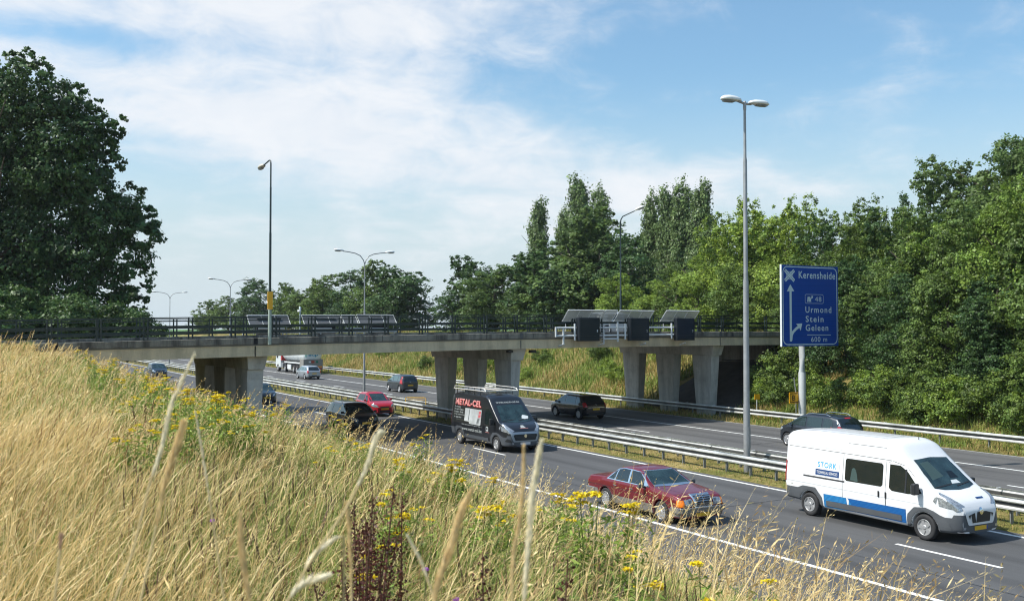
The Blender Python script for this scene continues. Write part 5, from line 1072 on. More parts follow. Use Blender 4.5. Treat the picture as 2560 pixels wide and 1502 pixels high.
for x,k in ((-5.9,.2),(-5.85,.75),(-5.65,.97),(-5.3,1),(2.6,1),(3.0,.96),(3.2,.75),(3.25,.2)):
    vs+=[(x,math.cos(2*math.pi*i/n)*1.22*k,2.30+math.sin(2*math.pi*i/n)*.98*k) for i in range(n)]
mb.add(vs,[(j*n+i,j*n+(i+1)%n,(j+1)*n+(i+1)%n,(j+1)*n+i) for j in range(7) for i in range(n)]+[tuple(range(n)),tuple(range(7*n,8*n))],True); mb.build('tank',TW,E)
mb=MB()
for x in (-3.4,-1.6,.2,1.9): mb.lathe([(1.235,x-.04),(1.235,x+.04)],(0,0,2.30),22,'x')
for i,v_ in enumerate(mb.v): mb.v[i]=(v_[0],v_[1],2.30+(v_[2]-2.30)*.806)
mb.build('tank_band',wst,E)
mb=MB(); mb.b2((-5.95,-1.24,.55),(-4.4,1.24,1.85)); mb.build('rear_cabinet',TC,E,bevel=.03)
mb=MB(); mb.b2((-4.3,-1.2,1.25),(2.2,-1.1,1.42)); mb.b2((-4.3,1.1,1.25),(2.2,1.2,1.42)); mb.build('side_walkway',wst,E)
mb=MB(); mb.b2((-5.9,-.45,.85),(5.9,.45,1.15)); mb.build('chassis',BPLAS,E)
mb=MB(); mb.b2((-.6,1.05,.45),(.9,1.2,1.05)); mb.b2((-.6,-1.2,.45),(.9,-1.05,1.05)); mb.build('side_guard',wst,E)
mb=MB(); mb.b2((3.0,.7,.5),(3.6,1.2,1.15)); mb.b2((3.0,-1.2,.5),(3.6,-.7,1.15)); mb.build('fuel_tank',gal,E,bevel=.05)
t,m=wheel_parts(.50,.34,6,RIMG,.55)
for x in (5.1,1.95,-1.75,-3.05,-4.3):
    for q in (1,-1):
        o=bpy.data.objects.new('wheel',t); COL.objects.link(o); o.parent=E; o.location=(x,q*1.05,.50); o.rotation_euler=(0,0,0 if q>0 else math.pi); o2=bpy.data.objects.new('rim',m); COL.objects.link(o2); o2.parent=o
mb=MB(); mb.b2((-5.97,-1.1,1.42),(-5.955,-.2,1.6)); 
def plate(nm,y0,y1,z0,z1,m_,x=-5.965):
    mb=MB(); mb.b2((x,y0,z0),(x+.012,y1,z1)); mb.build(nm,m_,E)
plate('white_placard',.30,.58,1.42,1.62,wst); plate('red_placard',-.15,.25,1.38,1.68,mat('placard_red',(.35,.05,.03),.5)); plate('green_placard',-.62,-.36,1.40,1.66,mat('placard_green',(.0,.16,.09),.5)); plate('orange_board',-1.15,-.55,.80,1.0,mat('placard_orange',(.75,.25,.03),.5)); plate('tail_light',-1.15,-.6,.60,.72,REDL); plate('tail_light',.6,1.15,.60,.72,REDL)
V,F=text_verts('acp',.03); mb=MB(); mb.add([(-5.915-.0,.62-v_[0]*1.25,2.12+v_[1]*.42) for v_ in V],F); mb.build('logo_lettering',mat('logo_teal',(.02,.25,.38),.5),E)
mb=MB(); mb.b2((-5.92,.85,2.15),(-5.91,1.0,2.5)); mb.build('logo_mark',mat('logo_green',(.15,.55,.42),.5),E)
V,F=text_verts('acp',.03); mb=MB(); mb.add([(1.9-v_[0]*1.3,1.235,2.3+v_[1]*.35) for v_ in V],F); mb.build('side_logo_lettering',MATS['logo_teal'],E)
# ================================================================ meadow on the near slope
gzv=np.vectorize(gz)
WIND=np.array([.87,-.49])
grassm=leaf_mat('grass_blades',(1,1,1),.30,.6)
def blades(P,h,w,az,lean,col,tipcol,head=0.,hl=.18,nseg=4,droop=.0):
    """ribbons: P (n,3) roots; returns V,F,C"""
    n=len(h); t=np.array([0,.38,.70,.84,1.0]); wp=np.array([1,.85,.6,.45,.08]); k=len(t)
    d=np.stack([np.cos(az),np.sin(az)],1); side=np.stack([-d[:,1],d[:,0]],1)
    rs=rng.uniform(-1,1,n); fx=d*rs[:,None]*.6+side; fx/=np.linalg.norm(fx,axis=1)[:,None]
    V=np.zeros((n,k,2,3)); C=np.ones((n,k,2,4))
    for i,tt in enumerate(t):
        L=lean*h*tt**2.2; z=h*(tt-.35*(lean*tt**2.2)**2)-droop*h*max(0,tt-.7)**1.5
        c=np.concatenate([P[:,:2]+d*L[:,None],(P[:,2]+z)[:,None]],1)
        ww=w*wp[i]+ (head*w if i==3 else head*w*.55 if i==2 else 0)
        o=np.concatenate([fx*ww[:,None]*.5,np.zeros((n,1))],1)
        V[:,i,0]=c-o; V[:,i,1]=c+o
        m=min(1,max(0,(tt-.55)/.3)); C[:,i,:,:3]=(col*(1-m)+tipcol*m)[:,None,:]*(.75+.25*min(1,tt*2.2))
    b=(np.arange(n)*k*2)[:,None,None]; q=np.array([[2*i,2*i+1,2*i+3,2*i+2] for i in range(k-1)])[None]
    return V.reshape(-1,3),(b+q).reshape(-1,4),C.reshape(-1,4)
def join(L):
    V=[];F=[];C=[];o=0
    for v,f,c in L: V.append(v);F.append(f+o);C.append(c);o+=len(v)
    return np.concatenate(V),np.concatenate(F),np.concatenate(C)
def sample(n,r0,r1,a0=-6,a1=68,xmax=13.9,xmin=-6,ymax=46.6):
    out=np.zeros((0,2))
    while len(out)<n:
        r=np.sqrt(rng.uniform(r0*r0,r1*r1,n*2)); a=np.radians(rng.uniform(a0,a1,n*2)); p=np.stack([r*np.sin(a),r*np.cos(a)],1)
        p=p[(p[:,0]<xmax)&(p[:,0]>xmin)&(p[:,1]<ymax)&(p[:,1]>.3)]; out=np.concatenate([out,p])
    return out[:n]
def vnoise(p,s,seed):
    g=np.random.default_rng(seed); T=g.uniform(0,1,(64,64)); q=p*s; i=np.floor(q).astype(int); f=q-i; f=f*f*(3-2*f)
    a=T[i[:,0]%64,i[:,1]%64];b=T[(i[:,0]+1)%64,i[:,1]%64];c=T[i[:,0]%64,(i[:,1]+1)%64];d=T[(i[:,0]+1)%64,(i[:,1]+1)%64]
    return (a*(1-f[:,0])+b*f[:,0])*(1-f[:,1])+(c*(1-f[:,0])+d*f[:,0])*f[:,1]
def greenness(p):
    x,y=p[:,0],p[:,1]
    g=.20+.14*np.clip((x+.5)/2,0,1)+.22*np.clip((9-y)/5,0,1)*np.clip(x/1.2,0,1)+.90*np.exp(-((x-3.7)/1.6)**2-((y-20)/11)**2)+.50*np.clip((x-1.1)/1.2,0,1)*np.exp(-(np.maximum(y-5,0)/6)**2)*(y<14)
    g+=.10+.85*np.clip((x-.30*y+.3)/1.2,0,1)*np.clip((17-y)/5,0,1)
    g+=.45*(vnoise(p,.9,1)-.5)+.35*(vnoise(p,2.7,2)-.5)
    return np.clip(g,0,1)
STRAW=np.array([.68,.475,.18]); PALE=np.array([.86,.70,.38]); BRN=np.array([.24,.14,.06]); GRN=np.array([.14,.22,.040]); LIME=np.array([.29,.37,.06]); OLV=np.array([.26,.25,.07])
def mixc(a,b,t): return a*(1-t[:,None])+b*t[:,None]
def meadow(n,r0,r1,name,wmin,pts=None):
    p=sample(n,r0,r1) if pts is None else pts; z=gzv(p[:,0],p[:,1]); P=np.concatenate([p,z[:,None]-.04],1); g=greenness(p); r=np.hypot(p[:,0],p[:,1])
    wk=np.maximum(wmin,r*.0005); parts=[]
    toe=np.clip((p[:,0]-10.5)/2.5,0,1); lowz=np.clip((p[:,0]-2.0)/1.5,0,1)*np.clip((p[:,0]-.62*p[:,1]+.6)/1.5,0,1); thin=rng.uniform(0,1,n)>np.maximum(toe*.25,lowz*.62); hs=1-.30*lowz
    u=rng.uniform(0,1,n)
    # understory: short leafy blades
    A=(u<.55)
    h=rng.uniform(.20,.56,n)*(1+.2*g)*hs; az=rng.uniform(0,6.28,n); az=np.where(u<.25,math.atan2(WIND[1],WIND[0])+rng.normal(0,.9,n),az); lean=rng.uniform(.15,.9,n)
    isg=rng.uniform(0,1,n)<(.30+.85*g); v=rng.uniform(.65,1.25,n)[:,None]
    c=np.where(isg[:,None],mixc(GRN,LIME,rng.uniform(0,1,n)),mixc(OLV,STRAW,rng.uniform(0,1,n)))*v
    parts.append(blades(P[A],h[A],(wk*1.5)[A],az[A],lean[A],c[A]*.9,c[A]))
    # stems with seed heads
    B=(u>=.55)&(u<.90)&thin&(rng.uniform(0,1,n)<(1.0-.72*g))
    h=(rng.uniform(.50,.88,n)*(1-.15*g)+.12*(vnoise(p,.6,5)-.5))*hs*np.where(r>13,.76,1); az=math.atan2(WIND[1],WIND[0])+rng.normal(0,.55,n); lean=np.clip(rng.normal(.38,.18,n),.02,1.1)
    q=rng.uniform(0,1,n); c=mixc(STRAW,PALE,rng.uniform(0,.6,n))*rng.uniform(.7,1.15,n)[:,None]; c=np.where((q<.12+.38*g)[:,None],mixc(OLV,GRN,rng.uniform(0,1,n)),c)
    tc_=mixc(STRAW,PALE,rng.uniform(.1,1,n))*rng.uniform(.75,1.12,n)[:,None]; tc_=np.where((rng.uniform(0,1,n)<.10+.22*g)[:,None],BRN*rng.uniform(.6,1.4,n)[:,None],tc_)
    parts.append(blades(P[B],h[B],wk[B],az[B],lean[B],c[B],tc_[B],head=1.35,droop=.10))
    # thin dry leaves, strongly bent
    Cc=(u>=.90)&thin
    h=rng.uniform(.45,.85,n)*hs; az=rng.uniform(0,6.28,n); lean=rng.uniform(.6,1.3,n); c=mixc(STRAW,PALE,rng.uniform(0,1,n))
    parts.append(blades(P[Cc],h[Cc],(wk*1.0)[Cc],az[Cc],lean[Cc],c[Cc],c[Cc]))
    return join(parts)
def fine_parts():
    L=[meadow(60000,.9,6,'a',.0028),meadow(120000,6,14,'b',.0034),meadow(100000,14,28,'c',.0060),meadow(60000,28,62,'d',.014)]
    def area(n,x0,x1,y0,y1): return np.stack([rng.uniform(x0,x1,n),rng.uniform(y0,y1,n)],1)
    for n,b in ((20000,(-7,2.5,-5,1.2)),(9000,(2.5,9,-6,2.5)),(16000,(-8,-.2,1.2,12)),(7000,(-10,-1.5,12,46))): L.append(meadow(n,0,0,'e',.006,area(n,*b)))
    return join(L)
V,F,C=fine_parts(); tag(np_mesh('meadow_grass',V,F,grassm,col=C),kind='stuff')
# tall open panicles that stand above the rest
def panicles(n,r0,r1,hmin,hmax,xmin=-3,xmax=13.8,a0=-6,a1=68,brown=.25,wmin=.0035):
    p=sample(n,r0,r1,a0,a1,xmax,xmin); z=gzv(p[:,0],p[:,1]); P=np.concatenate([p,z[:,None]-.03],1); r=np.hypot(p[:,0],p[:,1]); w=np.maximum(wmin,r*.00055)
    h=rng.uniform(hmin,hmax,n); az=math.atan2(WIND[1],WIND[0])+rng.normal(0,.5,n); lean=np.clip(rng.normal(.30,.16,n),.02,.8)
    c=mixc(STRAW,PALE,rng.uniform(.2,.9,n)); hc=np.where((rng.uniform(0,1,n)<brown)[:,None],mixc(BRN,STRAW,rng.uniform(.2,.6,n)),mixc(STRAW,PALE,rng.uniform(.1,.9,n)))
    parts=[blades(P,h,w,az,lean,c,hc,head=.4,droop=.1)]
    d=np.stack([np.cos(az),np.sin(az)],1)
    for k in range(12):
        tt=.68+.32*k/11.5; L=lean*h*tt**2.2; zz=h*(tt-.35*(lean*tt**2.2)**2)-.1*h*max(0,tt-.7)**1.5
        b=np.concatenate([P[:,:2]+d*L[:,None],(P[:,2]+zz)[:,None]],1); s=h*rng.uniform(.03,.075,n)*(1.2-.9*(k/11.5)); sd=rng.normal(0,1,(n,3)); sd[:,2]=np.abs(sd[:,2])*.7+.35; sd[:,:2]+=d*.6; sd/=np.linalg.norm(sd,axis=1)[:,None]
        e=b+sd*s[:,None]; q=np.cross(sd,rng.normal(0,1,(n,3))); q/=np.linalg.norm(q,axis=1)[:,None]; ww=(w*.85)[:,None]
        m_=(b+e)/2
        V=np.stack([b,m_+q*ww,e,m_-q*ww],1).reshape(-1,3); F=np.arange(n*4).reshape(-1,4); C=np.ones((n,4)); C[:,:3]=hc*rng.uniform(.8,1.15,n)[:,None]; parts.append((V,F,np.repeat(C,4,0)))
    return join(parts)
V,F,C=join([panicles(420,1.6,6,.8,1.1,-3,13),panicles(1500,6,16,.75,1.1),panicles(1100,16,34,.75,1.05),panicles(900,34,60,.75,1.05,wmin=.01),panicles(380,2.2,9,.8,1.25,1.8,9,a0=34,a1=66,brown=.4)])
tag(np_mesh('tall_seed_grass',V,F,grassm,col=C),kind='stuff')
# brown plantain heads low in the sward
n=2600; p=sample(n,2.2,12,8,40,5.5,0); z=gzv(p[:,0],p[:,1]); P=np.concatenate([p,z[:,None]],1)
cb=np.tile(np.array([.16,.11,.06]),(n,1))*rng.uniform(.5,1.2,n)[:,None]; tag(np_mesh('brown_seed_heads',*(lambda a:(a[0],a[1]))(blades(P,rng.uniform(.3,.62,n),np.full(n,.0035),rng.uniform(0,6.28,n),rng.uniform(.02,.25,n),cb*1.2,cb,head=2.6)),grassm,col=np.concatenate([np.repeat(cb,10,0),np.ones((n*10,1))],1)),kind='stuff')
# far slope, median and verge grasses
def tufts(name,n,x0,x1,y0,y1,h0,h1,w,gcol,tcol,zf=gzv,gs=.35,dens=None):
    x=rng.uniform(x0,x1,n); u=rng.uniform(0,1,n); y=y0+(y1-y0)*u**1.5; p=np.stack([x,y],1)
    if dens is not None: k=dens(p); x,y,p=x[k],y[k],p[k]; n=len(x)
    z=zf(x,y); P=np.stack([x,y,z-.03],1); nn=np.clip(.62+1.5*(vnoise(p,gs,9)-.5)+.9*(vnoise(p,gs*4,4)-.5),0,1)
    isg=rng.uniform(0,1,n)<nn; c=np.where(isg[:,None],mixc(GRN,LIME,rng.uniform(0,1,n)),mixc(OLV,tcol,rng.uniform(0,1,n)))*rng.uniform(.7,1.2,n)[:,None]
    V,F,C=blades(P,rng.uniform(h0,h1,n),np.full(n,w)*rng.uniform(.6,1.3,n),rng.uniform(0,6.28,n),rng.uniform(.1,.8,n),c*.85,c); tag(np_mesh(name,V,F,grassm,col=C),kind='stuff')
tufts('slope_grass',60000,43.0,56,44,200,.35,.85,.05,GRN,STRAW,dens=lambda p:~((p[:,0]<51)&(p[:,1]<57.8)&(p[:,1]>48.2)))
tufts('median_grass',26000,25.65,28.85,9,150,.04,.17,.022,GRN,STRAW,gs=.9)
tufts('verge_grass',30000,41.15,43.4,12,190,.08,.34,.028,GRN,STRAW,gs=.7)
tufts('wood_edge_grass',9000,43,46.5,24,48,.2,.6,.03,GRN,LIME,gs=.7)
tufts('toe_grass',12000,12.9,14.6,2,60,.08,.4,.02,GRN,STRAW,gs=.7)
tufts('far_plateau_grass',9000,-10,10,58,130,.3,.7,.06,GRN,STRAW)
# ================================================================ flowering plants
petal=leaf_mat('ragwort_yellow',(.78,.60,.014),.25,.5); herb=leaf_mat('herb_leaves',(1,1,1),.3,.5)
def quads(c,nrm,L,W):
    n=len(c); t=np.cross(nrm,rng.normal(size=(n,3))); t/=np.linalg.norm(t,axis=1)[:,None]; s=np.cross(nrm,t); s/=np.linalg.norm(s,axis=1)[:,None]
    L=np.asarray(L).reshape(-1,1); W=np.asarray(W).reshape(-1,1)
    return np.stack([c+t*L/2,c+s*W/2,c-t*L/2,c-s*W/2],1).reshape(-1,3),np.arange(n*4).reshape(-1,4)
def unit(n,up=0.): v=rng.normal(size=(n,3)); v[:,2]+=up; return v/np.linalg.norm(v,axis=1)[:,None]
def ragwort(seed,ns):
    global rng; keep=rng; rng=np.random.default_rng(seed)
    mb=MB(); tips=[]
    for k in range(ns):
        a=rng.uniform(0,6.28); L=rng.uniform(.02,.16); h=rng.uniform(.62,.86); tips.append((math.cos(a)*L,math.sin(a)*L,h)); mb.tube([(0,0,-.05),(math.cos(a)*L*.5,math.sin(a)*L*.5,h*.5),tips[-1]],[.006,.005,.003],5)
    st=mb.build('stem',mat('herb_stem',(.14,.17,.05),.6)); sm=st.data; bpy.data.objects.remove(st)
    c=[]; 
    for tx,ty,th in tips:
        m=150; t=rng.uniform(.1,.95,m); o=rng.normal(0,1,(m,3))*np.array([.065,.065,.03]); c.append(np.stack([tx*t,ty*t,th*t],1)+o)
    c=np.concatenate(c); V,F=quads(c,unit(len(c),1.2),rng.uniform(.04,.10,len(c)),rng.uniform(.010,.022,len(c))); g=rng.uniform(0,1,len(c)); C=np.concatenate([mixc(GRN*1.1,LIME,g)*rng.uniform(.8,1.25,len(c))[:,None],np.ones((len(c),1))],1)
    lf=np_mesh('leaves',V,F,herb,col=np.repeat(C,4,0)); lm=lf.data; bpy.data.objects.remove(lf)
    c=[]
    for tx,ty,th in tips:
        for q in range(rng.integers(2,5)):
            a=rng.uniform(0,6.28); R_=rng.uniform(0,.055); m=26; rr=np.sqrt(rng.uniform(0,1,m))*rng.uniform(.022,.042); aa=rng.uniform(0,6.28,m)
            c.append(np.stack([tx+math.cos(a)*R_+np.cos(aa)*rr,ty+math.sin(a)*R_+np.sin(aa)*rr,th+.03+rng.uniform(-.02,.02)-rr*rr*6+rng.uniform(-.004,.004,m)],1))
    c=np.concatenate(c); V,F=quads(c,unit(len(c),2.2),np.full(len(c),.019),np.full(len(c),.019)); C=np.ones((len(c),4)); C[:,:3]*=rng.uniform(.65,1.2,len(c))[:,None]
    fl=np_mesh('flower_heads',V,F,petal,col=np.repeat(C,4,0)); fm=fl.data; bpy.data.objects.remove(fl); rng=keep
    return sm,lm,fm
RWP=[ragwort(100+i,n_) for i,n_ in enumerate((2,3,4,1))]
def herb_thing(name,parts,loc,s,rz,label,cat,group):
    E=empty(name,loc,rz,label,cat,group); E.scale=(s,s,s)
    for nm,me in parts: o=bpy.data.objects.new(nm,me); COL.objects.link(o); o.parent=E
    return E
RW_A= [(2.96, 24.86), (3.13, 24.72), (3.34, 24.79), (3.46, 24.66), (2.58, 22.16), (2.57, 19.85), (2.55, 17.29), (14.86, 95.11), (4.44, 27.12), (2.27, 16.39), (2.56, 15.31), (2.71, 15.5), (1.95, 14.46), (2.24, 14.0), (2.54, 15.0), (2.66, 15.21), (2.85, 14.91), (2.55, 12.93), (2.47, 12.45), (2.45, 13.05), (2.3, 12.88), (3.24, 15.41), (2.1, 10.43), (2.86, 13.22), (3.12, 14.08), (2.5, 11.09), (3.3, 14.25), (2.54, 10.79), (2.59, 10.9), (3.31, 13.58), (2.58, 10.54), (2.64, 10.42), (2.75, 10.54), (2.8, 10.42), (3.57, 15.34), (1.34, 8.97), (1.4, 8.82), (1.9, 9.36), (2.23, 11.62), (2.27, 18.46), (3.03, 20.09), (1.84, 12.75), (1.95, 10.58), (2.25, 10.5)]
RW_B= [(4.38, 12.5), (3.5, 10.33), (3.5, 9.82), (3.33, 9.99), (4.12, 11.11), (4.32, 11.48), (4.32, 11.21), (4.49, 11.48), (4.6, 11.57), (4.61, 11.27), (19.09, 43.81), (5.25, 11.65), (3.77, 8.8), (3.82, 8.79), (3.79, 8.63), (4.11, 8.75), (4.06, 8.57), (4.09, 8.51), (5.58, 11.38), (4.2, 8.58), (2.66, 5.9), (2.67, 5.81), (4.23, 8.43), (3.1, 6.1), (2.98, 5.89), (18.16, 34.71), (16.93, 31.82), (4.54, 8.47), (3.19, 6.0), (3.33, 6.13), (3.1, 5.66), (3.34, 5.89), (4.46, 7.91), (3.09, 5.99), (2.74, 5.68), (4.64, 7.56), (4.6, 7.4), (4.77, 7.49), (4.42, 7.06), (4.61, 6.86), (2.51, 6.19), (3.0, 5.28), (2.87, 5.33), (2.51, 6.84), (2.48, 6.53), (2.68, 5.73)]
RW_C= [(2.17, 5.26), (2.24, 5.34), (2.38, 5.49), (2.34, 5.33), (2.27, 5.11), (2.21, 5.03), (1.62, 4.03)]
RW_D= [(3.51, 4.86), (3.29, 4.91), (2.93, 3.9), (3.42, 4.03), (3.11, 3.64), (3.49, 3.75), (2.39, 2.96)]
DOCK= [(1.39, 3.63), (1.18, 3.17), (1.29, 3.29), (1.55, 3.63), (1.28, 2.42), (1.29, 2.24), (1.34, 2.18)]
NET= [(3.26, 5.05), (3.13, 4.71), (17.76, 23.41), (15.94, 21.36)]
S1 = [(0.198, 1.441, 5.234), (0.222, 1.452, 5.294), (0.244, 1.463, 5.378), (0.26, 1.467, 5.427), (0.276, 1.471, 5.493), (0.304, 1.468, 5.559)]
S2 = [(0.204, 1.288, 5.251), (0.22, 1.302, 5.319), (0.238, 1.314, 5.399), (0.255, 1.318, 5.453), (0.261, 1.319, 5.478)]
S3 = [(0.384, 1.595, 5.155), (0.374, 1.624, 5.263), (0.36, 1.647, 5.382), (0.348, 1.658, 5.465)]
S4 = [(0.298, 1.119, 5.284), (0.294, 1.129, 5.318), (0.291, 1.137, 5.352), (0.291, 1.144, 5.387)]
S5 = [(0.348, 1.156, 5.277), (0.385, 1.159, 5.333), (0.419, 1.157, 5.378), (0.442, 1.155, 5.42), (0.457, 1.155, 5.458), (0.464, 1.153, 5.468)]
S6 = [(0.323, 1.11, 5.278), (0.348, 1.11, 5.306), (0.379, 1.103, 5.318)]
S7 = [(0.436, 1.174, 5.251), (0.44, 1.189, 5.312), (0.44, 1.2, 5.364), (0.439, 1.203, 5.378)]
S8 = [(0.449, 0.959, 5.302), (0.453, 0.964, 5.326), (0.47, 0.967, 5.365), (0.482, 0.968, 5.398), (0.493, 0.967, 5.421)]
S9 = [(0.52, 0.922, 5.302), (0.528, 0.933, 5.353), (0.539, 0.937, 5.398), (0.546, 0.942, 5.444), (0.548, 0.945, 5.469)]
S10 = [(0.555, 0.958, 5.288), (0.567, 0.969, 5.35), (0.576, 0.975, 5.402), (0.585, 0.978, 5.446), (0.59, 0.978, 5.468)]
S11 = [(0.533, 1.132, 5.248), (0.523, 1.152, 5.3), (0.508, 1.168, 5.338)]
S12 = [(0.124, 1.448, 5.227), (0.131, 1.462, 5.292), (0.134, 1.468, 5.322)]
S13 = [(0.434, 1.198, 5.34), (0.425, 1.2, 5.338), (0.405, 1.204, 5.325), (0.39, 1.205, 5.309)]
RW_A2= [(5.07, 30.9), (2.37, 12.78), (4.71, 26.46), (4.21, 17.47), (4.02, 23.74), (3.94, 14.33), (3.49, 19.26), (4.37, 31.89), (5.05, 22.43), (3.53, 16.63), (2.31, 11.58), (3.59, 17.69), (3.34, 29.73), (3.78, 22.77), (2.91, 11.5), (3.18, 13.87), (3.73, 31.97), (4.22, 14.82), (4.88, 27.73), (4.4, 30.04), (4.49, 27.58), (3.26, 31.6), (5.09, 14.38), (4.46, 26.02), (3.58, 22.14), (3.67, 30.42), (3.7, 28.46), (3.26, 29.54), (4.9, 20.68), (3.9, 30.33), (4.37, 21.22), (2.87, 17.82), (4.3, 14.49), (4.92, 16.63), (4.93, 17.5), (5.07, 25.83), (3.71, 21.87), (4.15, 23.35), (3.14, 15.36), (3.74, 30.62)]
RW_B=[p for p in RW_B if p[0]<13]
g=random.Random(3)
def ragplants(L,label,group,jit=.0,s0=.85,s1=1.1):
    for i,(x,y) in enumerate(L):
        sm,lm,fm=RWP[g.randrange(4)]; x+=g.uniform(-jit,jit); y+=g.uniform(-jit,jit)
        herb_thing('ragwort_plant',[('stem',sm),('leaves',lm),('flower_heads',fm)],(x,y,gz(x,y)),g.uniform(s0,s1),g.uniform(0,6.28),label,'flower',group)
for L_,lb in ((sorted(RW_A+RW_A2,key=lambda q:-q[1]),None),):
    n3=len(L_)//3
    for j,(nm) in enumerate(('high up the bank, close to the bridge','in the green patch below the left bridge pier','in the lower left part of the green patch')):
        ragplants(L_[j*n3:(j+1)*n3 if j<2 else None],'yellow flowering ragwort '+nm,'ragwort '+nm,s0=.85,s1=1.1)
RW_B=[q for i,q in enumerate(RW_B) if q[1]>7 or i%3==0]
RW_B.sort(key=lambda q:q[0]/q[1]); n2=len(RW_B)//2
ragplants(RW_B[:n2],'yellow flowering ragwort at the slope edge left of the black van','ragwort at the slope edge left of the black van',s0=.72,s1=.95)
ragplants(RW_B[n2:],'yellow flowering ragwort at the slope edge between black van and red saloon','ragwort at the slope edge between black van and red saloon',s0=.72,s1=.95)
ragplants(RW_C[:4]+RW_C[6:],'bright yellow ragwort beside the dark brown dock stalks','ragwort beside the dark brown dock stalks',s0=.75,s1=.9)
for (x,y),lb in zip(RW_D,('lone ragwort in front of the red saloon','ragwort left of the red saloon, at the slope edge','small ragwort at the bottom centre of the photo','single ragwort below the front of the red saloon','ragwort at the bottom edge right of centre','last ragwort on the right, at the bottom edge','low ragwort at the bottom edge under the saloon')):
    ragplants([(x,y)],lb,None)
# dark brown dock
def dock(seed,nb,h):
    global rng; keep=rng; rng=np.random.default_rng(seed); mb=MB(); cs=[]
    for k in range(nb):
        a=rng.uniform(0,6.28); L=rng.uniform(.02,.17); hh=h*rng.uniform(.7,1); T=(math.cos(a)*L,math.sin(a)*L,hh); M=(T[0]*.35,T[1]*.35,hh*.45); mb.tube([(0,0,-.05),M,T],[.006,.005,.002],5)
        m=230; t=rng.uniform(.0,1,m)**.9; p=np.outer(1-t,M)+np.outer(t,T); rad=(.028*(1-t*.65))[:,None]; cs.append(p+rng.normal(size=(m,3))*rad)
    st=mb.build('stem',mat('dock_stem',(.10,.045,.025),.7)); sm=st.data; bpy.data.objects.remove(st)
    c=np.concatenate(cs); V,F=quads(c,unit(len(c)),rng.uniform(.008,.016,len(c)),rng.uniform(.007,.012,len(c))); C=np.ones((len(c),4)); C[:,:3]=np.array([.085,.026,.018])*rng.uniform(.5,1.7,len(c))[:,None]
    o=np_mesh('seed_clusters',V,F,herb,col=np.repeat(C,4,0)); cm=o.data; bpy.data.objects.remove(o); rng=keep; return [('stem',sm),('seed_clusters',cm)]
for i,((x,y),lb,nb) in enumerate(zip(DOCK,('large dark brown dock plant left of the yellow ragwort','dark brown dock stalks at the left of the large clump','dark brown dock stalks at the right of the large clump','slender leaning dark brown dock stalk under the bright ragwort','dark brown dock stalk at the bottom centre of the photo','second dark dock stalk at the bottom edge, right of centre','dark dock stalk at the bottom edge, rightmost of the three'),(7,5,5,2,3,2,3))):
    herb_thing('dock_plant',dock(300+i,nb,1.05),(x,y,gz(x,y)),1.0,i,lb,'plant','dark brown dock plants')
# reddish dock in the left patch
herb_thing('dock_plant',dock(330,3,.9),(1.9,11.6,gz(1.9,11.6)),1.0,1,'reddish brown dock among the ragwort of the left patch','plant','dark brown dock plants')
# nettle / bramble
def leafy(seed,h,w_,m,col):
    global rng; keep=rng; rng=np.random.default_rng(seed); c=rng.normal(size=(m,3))*np.array([w_,w_,h*.22])+np.array([0,0,h*.55]); V,F=quads(c,unit(m,1.6),rng.uniform(.04,.085,m),rng.uniform(.025,.05,m)); C=np.concatenate([np.tile(np.array(col),(m,1))*rng.uniform(.7,1.3,m)[:,None],np.ones((m,1))],1)
    o=np_mesh('leaves',V,F,herb,col=np.repeat(C,4,0)); lm=o.data; bpy.data.objects.remove(o); mb=MB()
    for k in range(5): a=k*1.3; mb.tube([(0,0,-.05),(math.cos(a)*w_,math.sin(a)*w_,h*.9)],[.006,.003],5)
    st=mb.build('stem',MATS['herb_stem']); sm=st.data; bpy.data.objects.remove(st); rng=keep; return [('stem',sm),('leaves',lm)]
for (x,y),lb,c in zip(NET,('bright green bramble patch at the bottom right of centre','small bright green bramble at the bottom edge'),((.10,.22,.035),(.10,.22,.035))): herb_thing('bramble_plant',leafy(50,.45,.16,150,c),(x,y,gz(x,y)),1,0,lb,'plant',None)
for i,(x,y,lb) in enumerate([(12.6,18.6,'grey green thistle in front of the red saloon front wheel'),(12.0,20.6,'grey green thistle in front of the red saloon'),(9.6,13.4,'dull green thistle at the slope foot, below the saloon'),(11.8,23.5,'thistle at the slope foot before the saloon rear wheel')]):
    herb_thing('thistle_plant',leafy(60+i,1.15,.17,170,(.12,.15,.07)),(x,y,gz(x,y)),1,i,lb,'plant','thistles at the foot of the slope')
for i,(x,y) in enumerate([(1.75,3.9),(1.65,3.35),(1.2,5.2)]):
    mb=MB(); mb.tube([(0,0,0),(.03,0,.62)],.003,4); E=empty('knapweed_flower',(x,y,gz(x,y)),i,'small purple knapweed flower in the foreground grass','flower','purple knapweed in the grass'); mb.build('stem',MATS['herb_stem'],E); mb=MB()
    for k in range(12): a=k*.52; mb.box((.03+math.cos(a)*.007,math.sin(a)*.007,.626),(.013,.003,.011),rz=a,ry=-.6)
    mb.build('flower_head',mat('knapweed_purple',(.30,.07,.36),.6),E)
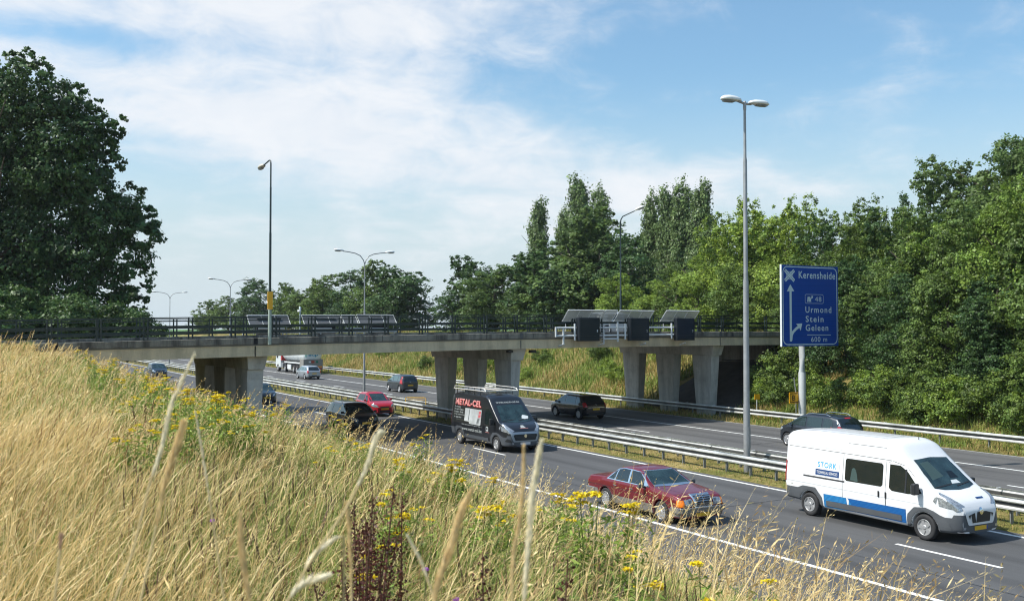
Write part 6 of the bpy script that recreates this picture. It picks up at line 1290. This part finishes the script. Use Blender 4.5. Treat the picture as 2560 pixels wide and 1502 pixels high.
# ---- big stalks close to the lens, out of focus
hm=leaf_mat('seed_head_near',(1,1,1),.35,.6)
def near_stalk(pts,head,rad,sp,label,col,hr=.0045,sw=.0014):
    pts=[Vector(p) for p in pts]; d=(pts[0]-pts[1]); b=pts[0]; dn=Vector((d.x*.4,d.y*.4,d.z)); k=(b.z-4.0)/max(1e-3,-dn.z) if dn.z<0 else 1; foot=Vector((b.x+dn.x*k,b.y+dn.y*k,3.95))
    base=foot; E=empty('grass_stalk',base,0,label,'grass stalk','big blurred grass stalks close to the camera')
    # smooth path
    path=[foot,foot.lerp(b,.5)]; Q=[b]+pts[1:]
    def cr(p0,p1,p2,p3,t): return .5*((2*p1)+(-p0+p2)*t+(2*p0-5*p1+4*p2-p3)*t*t+(-p0+3*p1-3*p2+p3)*t**3)
    for i in range(len(Q)-1):
        p0=Q[max(i-1,0)]; p3=Q[min(i+2,len(Q)-1)]
        for j in range(5): path.append(cr(p0,Q[i],Q[i+1],p3,j/5))
    path.append(Q[-1]); mb=MB(); mb.tube([p-base for p in path],[sw]*(len(path)-3)+[sw*.7]*3,6); mb.build('stem',mat('dry_stem',(.52,.40,.20),.7),E)
    n0=int(len(path)*(1-head)); seg=path[n0:]; g_=np.random.default_rng(int(abs(pts[-1].x)*1e4)); m=int(34*len(seg)); V=[];C=[]
    for q in range(m):
        t=g_.uniform(0,len(seg)-1.001); i=int(t); p=seg[i].lerp(seg[i+1],t-i)-base; ax=(seg[i+1]-seg[i]).normalized(); tt=t/(len(seg)-1); env=math.sin(math.pi*min(1,.12+.88*tt))**.6 if tt<.9 else .45
        o=Vector(g_.normal(size=3)); o=(o-ax*o.dot(ax)).normalized(); l=rad*1.25*env*g_.uniform(.4,1); e=p+ax*l*1.6+o*l*sp; s=ax.cross(o).normalized()*hr*.32; c=(p+e)/2
        V+=[p,c+s,e,c-s]; cc=np.array(col)*g_.uniform(.8,1.15); C+=[(*cc,1)]*4
    o=np_mesh('seed_head',V,np.arange(len(V)).reshape(-1,4),hm,E,col=C); return E
GO=(.82,.64,.34); PA=(.95,.88,.68); PK2=(.60,.40,.28)
near_stalk(S1,.52,.012,.35,'longest pale stalk in the left foreground, reaching up to the bridge',PA)
near_stalk(S2,.60,.014,.5,'fuzzy blurred stalk just right of the longest one',GO)
near_stalk(S3,.45,.006,.4,'thin blurred stalk leaning left, right of the two tall ones',PA)
near_stalk(S4,.80,.010,.5,'short fuzzy stalk at the bottom, left of centre',GO)
near_stalk(S5,.45,.010,.4,'bent pale stalk rising to the right below the black van',PA)
near_stalk(S6,.60,.010,.6,'blurred drooping seed head at the bottom left of the dock',PA)
near_stalk(S7,.75,.008,.4,'upright blurred stalk right beside the large dock plant',GO)
near_stalk(S8,.80,.012,.5,'thick golden stalk at the bottom centre',GO)
near_stalk(S9,.85,.008,.35,'golden upright stalk, left of the pair in front of the road line',GO)
near_stalk(S10,.85,.011,.45,'pale upright stalk, right of the pair in front of the road line',PA)
near_stalk(S11,.60,.006,.4,'thin grey stalk crossing the thick golden one',PA)
near_stalk(S12,.35,.007,.5,'pinkish blurred seed head at the bottom left',PK2)
near_stalk(S13,.75,.008,.5,'short drooping pale plume left of the large dock plant',PA)
# ================================================================ summer haze
mb=MB(); mb.b2((-1600,-220,-1.5),(1600,2700,36)); hz_=mb.build('haze',mat('haze_air',(1,1,1))); tag(hz_,kind='stuff')
m=MATS['haze_air']; t=m.node_tree; t.nodes.clear(); o=t.nodes.new('ShaderNodeOutputMaterial'); pv=t.nodes.new('ShaderNodeVolumePrincipled'); pv.inputs['Color'].default_value=(.86,.93,1,1); pv.inputs['Density'].default_value=.00013; pv.inputs['Anisotropy'].default_value=.2
t.links.new(pv.outputs[0],o.inputs['Volume'])
